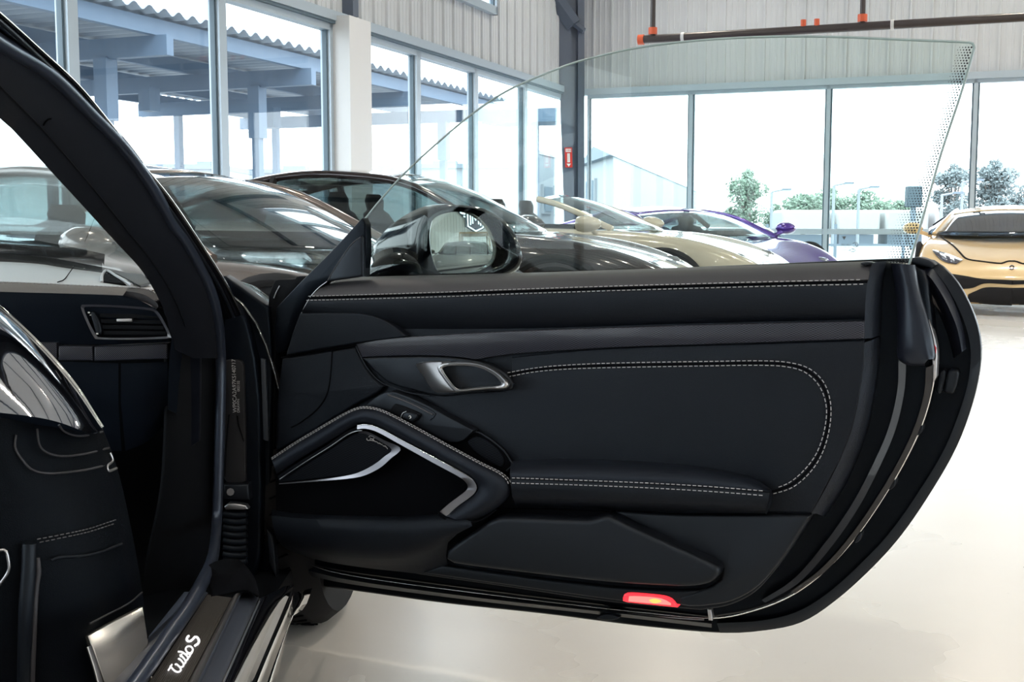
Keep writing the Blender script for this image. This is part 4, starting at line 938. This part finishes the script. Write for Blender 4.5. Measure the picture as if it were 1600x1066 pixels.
P_M2 = [(-90, 72), (0, 135), (55, 190), (110, 252), (160, 312), (200, 362), (238, 410), (268, 458), (290, 510), (302, 560)]
P_IN = [(-90, 98), (0, 185), (19, 202), (78, 266), (125, 317), (175, 372), (215, 415), (237, 447), (258, 490), (270, 545)]
sl = P_SEAL[:12]
pil = skin('windscreen_pillar', [(P_OUT, -.03), (P_OUT, .0), (P_LIN, .004), (P_GAP, .0), (P_GAP, -.02), (sl, -.02)], blackpaint, SC, 60)
line('pillar_bright_line', P_OUT, .004, .0022, chrome, pil, 60, PL)
line('pillar_seal_edge', [((a[0] * 2 + b[0]) / 3, (a[1] * 2 + b[1]) / 3) for a, b in zip(P_LIN, P_GAP)], .006, .003, rubber, pil, 60, PL)
for o_ in (pil,):
    n_ = 60
    curves = [(P_OUT, -.03), (P_OUT, .0), (P_LIN, .004), (P_GAP, .0), (P_GAP, -.02), (sl, -.02)]
    co_ = [PL(q, c) for p, c in curves for q in px(p, n_)]
    for v_, q in zip(o_.data.vertices, co_): v_.co = q
trim = skin('pillar_trim', [(sl, -.03), (sl, -.004), ([((a[0] * 3 + b[0]) / 4, (a[1] * 3 + b[1]) / 4) for a, b in zip(px(sl, 20), px(P_M1, 20))], .010), (P_M1, .022), (P_M2, .026), (P_IN, .018), (P_IN, -.06)], alcantara, SC, 60, 0, PL)
line('trim_seam', [(68, 196), (74, 188), (80, 186)], .027, .0012, darkvoid, trim, 8, PL)
line('trim_seam', P_M2[1:9], .0262, .0012, softblack, trim, 40, PL)
# door opening seal running down the hinge post and along the sill
def SEAL(q, c):
    if q[1] < 800: return PL(q, c)
    f_ = min(1, (q[1] - 800) / 130); return at_depth(q, 2.36).lerp(on_z(q, .42), f_ * f_ * (3 - 2 * f_))
tube('door_seal', [SEAL(q, .0) for q in px(P_SEAL, 110)], .0105, mat('seal_rubber', (.022, .028, .045), .3, spec=.9, stint=(.7, .82, 1)), SC, 10)
# ------------------------------------------------------------------ windscreen, wipers, cowl
wsb = [at_depth((-420, 372), 2.72), at_depth((0, 404), 2.70), at_depth((262, 441), 2.62)]; wst = [at_depth((-900, -130), 1.62), at_depth((-420, -110), 1.55), at_depth((-80, 20), 1.50)]
rows = []
for i in range(9):
    f_ = i / 8; a, b, c_ = [p.lerp(q, f_) + V((0, .05, .03)) * math.sin(f_ * math.pi) for p, q in zip(wsb, wst)]
    rows.append([V(p) for p in cr([a, b, c_], 15)])
grid('windscreen', rows, shieldglass, SC, 80, .004)
AD = lambda dep: (lambda q, c: at_depth(q, dep - c))
skin('cowl', [([(-420, 372), (0, 396), (120, 410), (262, 440)], 0), ([(-420, 384), (0, 404), (120, 414), (262, 446)], .02), ([(-420, 392), (0, 411), (120, 422), (240, 437)], .12)], softblack, SC, 24, 0, AD(2.78))
wip = skin('wiper', [([(-40, 401), (36, 397), (50, 391), (66, 391), (94, 392), (100, 390), (126, 392), (137, 396)], 0), ([(-40, 405), (36, 403), (50, 401), (66, 402), (94, 404), (100, 403), (126, 401), (137, 397)], .01)], plastic, SC, 30, .012, AD(2.80))
# ------------------------------------------------------------------ dashboard
def DD(q, c): return at_depth(q, c)
dash_top = mat('dash_leather_lit', (.50, .52, .55), .42, bump=(700, .2), spec=.6)  # black leather; window glare on the top put into the pale base
dash_face = mat('dash_face', (.004, .0065, .012), .5, bump=(900, .25), spec=.2, stint=(.76, .87, 1))
lit_band_m = mat('dash_band_lit', (.16, .15, .145), .55, bump=(700, .25))  # beige reflected light along the dash edge put into the colour
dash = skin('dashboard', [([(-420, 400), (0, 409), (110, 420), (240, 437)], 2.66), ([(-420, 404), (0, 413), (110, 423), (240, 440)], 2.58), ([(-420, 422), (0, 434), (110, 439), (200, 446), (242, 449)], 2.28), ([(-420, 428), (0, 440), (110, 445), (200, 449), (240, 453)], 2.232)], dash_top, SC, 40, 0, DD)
skin('dash_edge_band', [([(-420, 428), (0, 440), (110, 445), (200, 449)], 2.232), ([(-420, 436), (0, 448), (110, 451), (197, 455)], 2.212), ([(-420, 444), (0, 456), (110, 459), (192, 462)], 2.208)], lit_band_m, dash, 30, 0, DD)
skin('dash_fascia', [([(200, 449), (218, 450), (234, 453), (246, 460), (252, 470), (252, 477)], 2.230), ([(197, 455), (212, 457), (226, 461), (238, 468), (246, 475), (247, 480)], 2.212), ([(192, 462), (206, 466), (222, 471), (234, 476), (240, 480), (244, 484)], 2.215)], leather_roll, dash, 24, 0, DD)
skin('dash_fascia', [([(-420, 444), (0, 456), (110, 459), (192, 462), (222, 471), (244, 484)], 2.208), ([(-420, 470), (0, 478), (110, 480), (200, 484), (250, 492)], 2.215), ([(-420, 505), (0, 512), (110, 514), (200, 516), (262, 516)], 2.235), ([(-420, 530), (0, 537), (110, 538), (200, 537), (266, 534)], 2.25)], dash_face, dash, 40, 0, DD)
skin('dash_end', [([(252, 477), (258, 492), (266, 512), (268, 534), (264, 566), (262, 640)], 2.225), ([(266, 475), (274, 492), (285, 512), (290, 534), (288, 566), (282, 650)], 2.36)], dash_face, dash, 24, 0, DD)
stitch('stitching', [(0, 440.5), (60, 442.5), (110, 445), (200, 449), (220, 450), (236, 454), (248, 463), (253, 472), (250, 481)], 2.2275, dash, .005, .0028, .0009, DD)
line('dash_seam', [(116, 415.5), (108, 427), (100, 437), (90, 441)], 2.235, .001, darkvoid, dash, 14, lambda q, c: at_depth(q, 2.235 + (441 - q[1]) * .0135))
TP = lambda q, c: at_depth(q, 2.235 + (446 - q[1]) * .0125 - c)
prism('defrost_vent', [TP(q, .003) for q in poly([(160, 441), (161, 430), (166, 424)], [(166, 424), (176, 428), (196, 444)], [(196, 444), (160, 441)], n=8)], V((0, .01, -.004)), darkvoid, dash)
for i in range(6):
    y = 427 + i * 2.6; tube('vent_slat', [TP((162, y), .005), TP((168 + i * 4.3, y + .8), .005)], .0016, plastic, dash, 5)
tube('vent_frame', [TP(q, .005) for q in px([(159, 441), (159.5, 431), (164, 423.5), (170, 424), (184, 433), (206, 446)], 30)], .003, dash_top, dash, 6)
prism('dash_speaker', [TP(q, .004) for q in [(178, 425.5), (222, 428), (234, 441), (219, 446)]], V((0, .01, -.004)), mat('dash_mesh', (.05, .055, .06), .6), dash)
# side air vent
FV = lambda q, c: at_depth(q, 2.222 - c)
VO = px([(126, 480), (131, 476), (180, 477), (232, 481), (246, 486), (262, 513), (266, 524), (262, 529), (200, 531), (152, 530), (146, 526), (136, 506)], 50, True)
VI = px([(131, 482), (135, 479.5), (180, 480.5), (230, 484.5), (243, 489.5), (258, 514), (261, 524), (257, 526), (200, 528), (155, 527), (150, 523), (140, 505)], 50, True)
grid('vent_bezel', [[FV(q, c) for q in cl(P_)] for P_, c in ((VO, -.01), (VO, .012), (VI, .010), (VI, -.012))], mat('bezel', (.05, .052, .065), .25, coat=.5), dash, 60)
prism('vent_cavity', [FV(q, -.004) for q in VI], V((0, .02, 0)), darkvoid, dash)
for i in range(4): tube('vent_blade', [FV((156 + i * 2, 493 + i * 9), .002), FV((248 + i * 4, 495 + i * 8.6), .002)], .004, softblack, dash, 6, flat=.4)
prism('vent_tab', [FV(q, .010) for q in ((182, 498.5), (206, 498), (206, 503), (182, 503))], V((0, .01, 0)), silver, dash, .001)
prism('vent_thumbwheel', [FV(q, .008) for q in px([(141, 489), (148, 489), (156, 506), (158, 522), (151, 523), (146, 510)], 20, True)], V((0, .012, 0)), plastic, dash, .003)
for q in ((138.5, 488.5), (151.5, 521.5)): prism('vent_mark', [FV((q[0] + a, q[1] + b), .0095) for a, b in ((-1.5, -1), (1.5, -1), (1.8, 1.2), (-1.2, 1.2))], V((0, .002, 0)), MATS['mark_white'], dash)
prism('vent_mark', [FV(q, .0095) for q in ((140, 492), (142, 492), (142.4, 493), (140.2, 493))], V((0, .002, 0)), MATS['mark_white'], dash)
# carbon trim in three pieces
for (x0, x1, y0, y1) in ((-420, 88, 535, 560), (91, 144, 541, 563.5), (147, 261, 542, 564.5)):
    prism('carbon_trim', [at_depth(q, 2.235) for q in ((x0, y0), (x1, y0 + .8 if x1 < 200 else 537), (x1, y1 if x1 < 200 else 561), (x0, y1))], V((0, .03, 0)), carbon, dash, .003)
GB = AD(2.27)
skin('glovebox', [([(-420, 560), (0, 563), (185, 568)], 0), ([(-420, 620), (0, 625), (185, 630)], -.01), ([(-420, 700), (0, 705), (190, 705)], -.08)], dash_face, dash, 20, 0, GB)
skin('glovebox_end', [([(189, 568), (230, 567), (262, 565)], 0), ([(189, 630), (230, 628), (262, 622)], -.01), ([(196, 705), (230, 690), (262, 660)], -.08)], dash_face, dash, 20, 0, GB)
# footwell shell
box('firewall', (-1.3, 2.85, .45), (1.3, .06, .60), softblack, SC); box('floor_pan', (-1.15, 1.55, .16), (1.35, 2.7, .10), softblack, SC); box('centre_tunnel', (-1.35, 1.7, .36), (.24, 2.2, .32), alcantara, SC, bev=.03)
skin('kick_panel', [([(262, 545), (262, 640), (255, 760), (235, 860), (215, 960)], 2.30), ([(300, 520), (305, 640), (302, 760), (292, 860), (270, 960)], 2.36), ([(335, 520), (338, 640), (335, 760), (330, 870), (300, 970)], 2.37)], softblack, SC, 24, .01, DD)
prism('kick_cover', [at_depth(q, 2.352) for q in px([(296, 482), (306, 476), (312, 520), (312, 640), (310, 692), (294, 692), (296, 600)], 24, True)], V((0, .02, 0)), alcantara, SC, .004)
# ------------------------------------------------------------------ hinge post
HP = AD(2.44)
post = prism('hinge_post', [HP(q, 0) for q in poly([(338, 470), (362, 468), (385, 500), (400, 560)], [(400, 560), (408, 640), (410, 760), (408, 860), (396, 910), (370, 950)], [(370, 950), (330, 930), (336, 760), (338, 470)], n=14)], V((0, .12, 0)), satin, SC, .01)
prism('sticker_panel', [HP(q, .012) for q in poly([(351, 566), (354, 563), (372, 563), (378, 566), (381, 574)], [(381, 574), (383, 660), (384, 752)], [(384, 752), (350, 752), (351, 566)], n=10)], V((0, .012, 0)), mat('post_grey', (.014, .014, .016), .6, spec=.2), post, .003)
vt = mat('label_grey', (.42, .42, .42), .6)
a0 = HP((369.8, 645), .0135); text('vehicle_number', 'WP0CA2A97KS140717', .0115, a0, ZZ, V((-1, 0, 0)), vt, post, .0002)
a0 = HP((374.5, 645), .0135); text('vehicle_number', 'DRAWN', .0075, a0, ZZ, V((-1, 0, 0)), vt, post, .0002)
a0 = HP((374.5, 612), .0135); text('vehicle_number', '002132', .0075, a0, ZZ, V((-1, 0, 0)), vt, post, .0002)
for P_ in ([(358, 648), (356, 668), (353, 700), (351, 745)], [(371, 650), (373, 665), (378, 680), (381, 690)]): line('post_seam', P_, .013, .0012, darkvoid, post, 16, HP)
prism('hinge', [HP(q, .03) for q in ((349, 757), (388, 757), (390, 782), (349, 780))], V((0, .03, 0)), plastic, post, .005)
tube('hinge_bolt', [HP((360, 769), .03), HP((360, 769), .042)], .008, mat('bolt_grey', (.10, .10, .11), .4), post, 8)
prism('check_strap', [HP(q, .034) for q in poly([(350, 792), (356, 787), (384, 790), (386, 797), (352, 797)], n=10)], V((0, .02, 0)), silver, post, .003)
for i in range(8):
    y = 802 + i * 10.5; line('cable_boot_rib', [(349, y), (360, y + 2.5), (375, y + 3), (386, y + 1)], .020, .0075, rubber, post, 12, HP)
prism('wing_return', [AD(2.47)(q, 0) for q in poly([(345, 440), (352, 432), (420, 480)], [(420, 480), (426, 560), (424, 700), (424, 860), (440, 912)], [(440, 912), (405, 905), (398, 860), (400, 640), (385, 520), (345, 440)], n=14)], V((0, .05, 0)), satin, SC, .008)
line('wing_edge_highlight', [(350, 440), (362, 462), (374, 486)], .0, .0022, chrome, post, 10, AD(2.40))
prism('post_strip', [AD(2.45)(q, 0) for q in ((407, 560), (414, 562), (420, 690), (411, 688))], V((0, .01, 0)), mat('post_blue', (.02, .026, .036), .5), post, .002)
prism('lower_bracket', [AD(2.43)(q, 0) for q in ((416, 826), (427, 838), (432, 905), (420, 880))], V((0, .03, 0)), plastic, post, .004)
# ------------------------------------------------------------------ sill
ZS = lambda z0: (lambda q, c: on_z(q, z0 + c))
sill_m = mat('sill_plastic', (.045, .055, .08), .42, spec=.5, bump=(1400, .3)); rib_m = mat('sill_ribs', (.02, .02, .02), .4)
def ext(a, b, y): t = (y - a[1]) / (b[1] - a[1]); return (a[0] + (b[0] - a[0]) * t, y)
def lane(a, b, y1=1250): return [a, ((a[0] + b[0]) / 2, (a[1] + b[1]) / 2), b, ext(a, b, y1)]
A1 = lane((312, 925), (238.5, 1026)); A2 = lane((322, 925), (239, 1040))
sill = skin('sill', [(lane((288, 925), (196, 1040)), -.10), (lane((304, 925), (228, 1024)), -.02), (A1, .006), (A2, .004), (lane((325, 927), (241, 1050)), -.012)], sill_m, SC, 20, 0, ZS(.41))
E0 = lane((324, 930), (240, 1056)); E1 = lane((362, 935), (293, 1066)); E2 = lane((370, 928), (300, 1066)); E3 = lane((376, 926), (309, 1066)); E4 = lane((400, 926), (338, 1066)); E5 = lane((405, 936), (349, 1062))
skin('sill_plate', [(E0, 0), (E1, 0)], rib_m, sill, 12, .004, ZS(.400))
for i in range(19):
    f_ = (i + .5) / 19; a = (E0[0][0] + (E1[0][0] - E0[0][0]) * f_, E0[0][1] + (E1[0][1] - E0[0][1]) * f_); b = (E0[3][0] + (E1[3][0] - E0[3][0]) * f_, E0[3][1] + (E1[3][1] - E0[3][1]) * f_)
    tube('plate_rib', [on_z(a, .4015), on_z(b, .4015)], .0011, mat('rib_taupe', (.06, .055, .05), .4), sill, 6)
skin('sill_ledge', [(E1, 0), (E2, .004), (E3, -.004)], mat('sill_taupe', (.07, .066, .066), .5), sill, 12, .004, ZS(.400))
skin('sill_channel', [(E3, -.004), (lane((380, 926), (314, 1066)), -.012), (E4, -.012), (E5, -.008)], sill_m, sill, 12, .004, ZS(.400))
skin('sill_front', [([(322, 890), (340, 880), (372, 878), (396, 905), (402, 930)], -.01), ([(330, 935), (345, 932), (372, 926), (388, 926), (402, 934)], -.002)], darkvoid, sill, 16, .004, ZS(.402))
line('sill_bright_edge', E5, -.006, .0012, chrome, sill, 20, ZS(.400))
# sill script, traced stroke by stroke
def tb(x, y): return on_z((230 + x / 9.41, 960 + y / 9.41), .4035)
STR = [[(312, 822), (334, 790), (362, 742)], [(340, 765), (400, 830), (455, 850), (495, 825), (480, 780), (430, 735), (410, 740)], [(480, 780), (525, 770), (535, 730), (490, 670), (460, 655)], [(535, 730), (565, 710), (555, 670), (500, 610), (485, 600)], [(500, 615), (505, 590), (490, 620)],
       [(560, 690), (600, 655), (590, 620), (520, 560), (455, 550)], [(520, 565), (560, 585), (620, 585), (625, 620), (590, 635)], [(625, 600), (660, 560), (670, 510), (640, 475), (590, 475), (565, 510), (590, 560), (640, 570), (670, 530)],
       [(610, 320), (585, 345), (585, 385), (620, 400), (665, 375), (700, 335), (740, 345), (760, 385), (750, 430), (700, 465)]]
mb = MB()
for i, s_ in enumerate(STR):
    P_ = px(s_, 18); mb.tube([tb(*q) for q in P_], 0.0012 if i < 8 else .0017, 6)
mb.build('sill_script', emis('script_white', (1, .97, .97), .95), sill)
# body side below the sill and the polished rocker
skin('rocker_side', [(E5, -.012), (lane((420, 930), (362, 1066)), -.02), (lane((446, 916), (385, 1062)), -.07), (lane((459, 914), (397, 1060)), -.09)], blackpaint, SC, 14, .004, ZS(.400))
rk = skin('rocker_trim', [([(459, 914), (428, 986), (397, 1060), (340, 1200)], .0), ([(461, 930), (455, 966), (419, 1062), (375, 1200)], -.06)], chrome, SC, 24, .004, ZS(.31))
skin('rocker_lip', [([(462, 926), (455, 966), (419, 1062), (375, 1200)], -.06), ([(488, 919), (476, 950), (455, 972), (432, 1062), (393, 1200)], -.10)], chrome, rk, 24, .004, ZS(.31))
# front wing and bonnet of this car
rows = []
for Y in [2.46 + .14 * i for i in range(14)]:
    f_ = (Y - 2.46) / 1.8; dz = -.03 * f_ - .24 * f_ ** 2.5; sx = -.054 * (Y - 2.46)
    pr = [(-2.0, .74), (-1.75, .79), (-1.4, .80), (-1.1, .79), (-.90, .81), (-.78, .836), (-.68, .838), (-.59, .81), (-.53, .74), (-.49, .62), (-.47, .50)]
    rows.append([V((x + sx + (-.17 * f_ ** 1.5 if x > -1 else .1 * f_ * f_), Y, z + dz)) for x, z in [(q.x, q.y) for q in cr([(a, b, 0) for a, b in pr], 36)]])
wingp = mat('wing_paint', (.03, .03, .035), .08, coat=1, spec=1.0); wingp.node_tree.nodes['Principled BSDF'].inputs['Coat IOR'].default_value = 2.2
grid('front_wing', rows, wingp, SC, 80, .004)
w_ = wheel_parts(SC, (0, 0, 0), .335, .25, 1); w_.parent = SC
bpy.context.view_layer.update()
w_.matrix_world = Matrix.Translation((-.525, 2.80, .335)) @ Matrix.Rotation(math.radians(-95), 4, 'Z')
tr_ = MB()
for i in range(60):
    a = 2 * math.pi * i / 60
    for y0, y1, da in ((-.075, -.035, .05), (-.02, .03, -.03), (.04, .075, .05)):
        p0 = V((.3345 * math.cos(a), y0, .3345 * math.sin(a))); p1 = V((.3345 * math.cos(a + da), y1, .3345 * math.sin(a + da))); tr_.tube([p0, p1], .0022, 4)
o = tr_.build('tread_grooves', darkvoid, w_); props(o, kind='stuff')
# ------------------------------------------------------------------ passenger seat
shell = mat('seat_shell_gloss', (.42, .43, .46), .05, metal=1)
seat_l = mat('seat_leather', (.002, .003, .005), .5, bump=(800, .3), spec=.1, stint=(.76, .87, 1))
sd_c = [([(160, 668), (178, 715), (192, 765), (206, 830), (217, 890), (226, 950), (240, 1066), (250, 1180)], 1.76), ([(150, 678), (160, 720), (172, 770), (186, 835), (196, 895), (204, 950), (214, 1066), (222, 1180)], 1.69), ([(60, 664), (80, 720), (95, 780), (112, 845), (125, 905), (137, 995), (155, 1066), (170, 1180)], 1.60), ([(0, 652), (8, 720), (16, 780), (30, 845), (40, 905), (45, 995), (50, 1066), (55, 1180)], 1.55), ([(-200, 640), (-200, 720), (-200, 780), (-200, 845), (-200, 905), (-200, 995), (-200, 1066), (-200, 1180)], 1.52)]
seat = skin('seat', sd_c, seat_l, SC, 40, 0, DD)
skin('backrest_shell', [([(-200, 355), (-80, 425), (0, 482), (60, 537), (115, 600), (160, 668)], 1.76), ([(-200, 385), (-80, 445), (0, 497), (58, 548), (111, 607), (159, 671)], 1.68), ([(-200, 450), (-80, 490), (0, 526), (54, 570), (104, 620), (156, 673)], 1.60), ([(-200, 540), (-80, 560), (0, 582), (50, 607), (95, 641), (148, 676)], 1.55), ([(-200, 628), (-80, 636), (0, 645), (50, 651), (92, 660), (138, 677)], 1.53)], shell, seat, 40, 0, DD)
line('shell_edge', [(-200, 353), (-80, 423), (0, 481), (60, 536), (115, 599), (160, 668)], 1.755, .003, chrome, seat, 40, DD)
def SQ(q, c):
    sx = sd_c[0][0]; xr = next((p[0] + (r_[0] - p[0]) * (q[1] - p[1]) / (r_[1] - p[1]) for p, r_ in zip(sx, sx[1:]) if p[1] <= q[1] <= r_[1]), 160 if q[1] < 700 else 250)
    t = xr - q[0]; tab = [(-40, 1.80), (0, 1.76), (26, 1.69), (95, 1.60), (185, 1.55), (440, 1.52), (900, 1.5)]
    dp = next((d0 + (d1 - d0) * (t - t0) / (t1 - t0) for (t0, d0), (t1, d1) in zip(tab, tab[1:]) if t0 <= t <= t1), 1.52)
    return at_depth(q, dp - .012 - c)
for P_ in ([(92, 664), (100, 674), (118, 681), (140, 680), (160, 675)], [(58, 670), (62, 696), (75, 708), (100, 713), (140, 708), (170, 700)], [(25, 680), (24, 700), (36, 720), (52, 735), (80, 740), (130, 735), (162, 728)]):
    line('seat_seam', P_, 0, .0016, leather_roll, seat, 30, SQ)
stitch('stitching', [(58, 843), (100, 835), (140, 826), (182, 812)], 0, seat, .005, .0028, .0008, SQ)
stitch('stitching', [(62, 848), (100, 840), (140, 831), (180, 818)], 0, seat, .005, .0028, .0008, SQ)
line('seat_pocket_edge', [(80, 876), (95, 871), (130, 869), (160, 862), (190, 850)], 0, .0022, leather, seat, 24, SQ)
line('seat_pocket_edge', [(140, 975), (165, 962), (200, 944), (222, 926)], 0, .0014, leather_roll, seat, 24, SQ)
line('belt_strap', [(46, 850), (44, 900), (40, 960), (38, 1066), (36, 1180)], 0, .010, rubber, seat, 24, SQ)
line('belt_strap', [(58, 872), (60, 895), (57, 915), (54, 960), (50, 1066)], 0, .004, leather_roll, seat, 24, SQ)
line('strap_hook', [(172, 708), (176, 720), (168, 728), (170, 736), (182, 732)], -.0, .002, silver, seat, 20, SQ)
line('tie_cord', [(-6, 862), (8, 860), (13, 875), (14, 890), (8, 902), (-4, 918)], 0, .0022, silver, seat, 20, SQ)
NC = V((.65, -.7, .3)).normalized(); HC0 = SQ((185, 1000), 0) + V((0, -.05, 0))
prism('seat_hinge_cover', [on_plane(q, HC0, NC) for q in ((137, 994), (180, 970), (224, 948), (232, 1000), (242, 1090), (170, 1090))], NC * -.015, mat('cover_bright', (.84, .82, .78), .18, metal=.9), seat, .003)
tube('seat_rail', [on_plane(q, HC0 + NC * .004, NC) for q in ((138, 1010), (148, 1040), (160, 1085))], .005, chrome, seat, 8)

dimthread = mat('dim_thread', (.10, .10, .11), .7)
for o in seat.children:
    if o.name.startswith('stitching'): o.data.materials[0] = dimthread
# ------------------------------------------------------------------ what the door mirror sees: the rear wall with its lit sign and two vehicles
def hit_rear(p):
    P_, d = mirror_ray(p); q = R(0, TD - .02); return P_ + d * ((q - P_).dot(U) / d.dot(U))
def hit_floor_at(p, dist):
    P_, d = mirror_ray(p); d2 = V((d.x, d.y, 0)).normalized(); return V((P_.x, P_.y, 0)) + d2 * dist
SX = hit_rear((741, 338)); s0 = hit_rear((741, 362)); sw = (hit_rear((754, 345)) - hit_rear((728, 345))).length / 2
sgn = empty('wall_sign', SX, 0, 'large lit winged shield sign with a letter M on the rear wall', 'sign'); world_children(sgn)
zt_, zb_ = SX.z + .3, s0.z; hh = zt_ - zb_; XR = -VV; NR = U
def sgp(x, y, d): return V((SX.x, SX.y, (zt_ + zb_) / 2)) + XR * (x * sw) + ZZ * (y * hh / 2) + NR * d
plate_m = mat('sign_navy', (.012, .03, .06), .4); neon = emis('sign_light', (.75, .92, 1), 2.2)
prism('shield', [sgp(x, y, .12) for x, y in ((-1.1, 1.1), (1.1, 1.1), (1.1, -.62), (0, -1.12), (-1.1, -.62))], NR * -.1, plate_m, sgn, .01)
tube('shield_outline', [sgp(x, y, .14) for x, y in ((-.9, 1), (-.9, -.52), (0, -.95), (.9, -.52), (.9, 1))], sw * .06, neon, sgn, 6)
for P_ in ([(-.6, 1), (-.6, -.35)], [(.6, 1), (.6, -.35)], [(-.35, -.2), (-.35, .75), (0, .2), (.35, .75), (.35, -.2)]): tube('letter_stroke', [sgp(x, y, .14) for x, y in P_], sw * .055, neon, sgn, 6)
for sg_ in (1, -1):
    for k in range(3):
        y = .95 - .28 * k; x1 = 2.3 - .35 * k
        prism('wing_feather', [sgp(sg_ * a, b, .12) for a, b in ((1.15, y + .1), (x1, y + .16), (x1 - .35, y - .08), (1.15, y - .12))], NR * -.08, plate_m, sgn, .01)
        tube('wing_light', [sgp(sg_ * 1.2, y, .14), sgp(sg_ * (x1 - .25), y + .05, .14)], sw * .05, neon, sgn, 6)
cpos = hit_floor_at((728, 400), 7.6)
hd = math.atan2(M0.y - cpos.y, M0.x - cpos.x)
car('coupe', 'charcoal coupe parked in front of the boxy off-roader, seen in the door mirror', cpos.x, cpos.y, hd, GT, paint('charcoal', (.012, .014, .017), .1, .3), Hs=1.0, glass=MATS['dark_car_glass'])
jp = hit_floor_at((742, 384), 11.6); jd = math.atan2(M0.y - jp.y, M0.x - jp.x)
J = empty('off_roader', (jp.x, jp.y, 0), jd, 'boxy off-roader with tan roof parked against the rear wall', 'car')
jm = paint('sand', (.30, .26, .2), .1, .4)
MB().box((-.2, 0, .75), (3.3, 1.6, .6)).box((1.0, 0, .98), (1.1, 1.3, .16)).build('body', jm, J)
MB().box((-.75, 0, 1.84), (2.2, 1.5, .07)).build('roof', mat('tan_top', (.34, .26, .17), .7), J)
for y in (-.7, .7):
    MB().tube([V((.45, y, 1.04)), V((.3, y, 1.82))], .05, 4).build('screen_post', jm, J); MB().tube([V((-1.7, y, 1.04)), V((-1.7, y, 1.82))], .06, 4).build('rear_post', jm, J)
MB().tube([V((.45, -.7, 1.06)), V((.45, .7, 1.06))], .05, 4).build('screen_sill', jm, J)
MB().box((.38, 0, 1.44), (.02, 1.32, .7)).build('windscreen', pane, J)
for x in (.95, -1.25):
    for s_ in (1, -1): wheel_parts(J, (x, s_ * .72, .38), .38, .24, s_)
for s_ in (1, -1): MB().tube([V((1.5, s_ * .5, .85)), V((1.58, s_ * .5, .85))], .1, 12).build('headlight', lens_m, J); MB().box((.5, s_ * .98, 1.15), (.06, .2, .16)).build('mirror', cabin_m, J)

for o in list(bpy.data.objects):
    for k in ('_w', '_wi'):
        if k in o: del o[k]
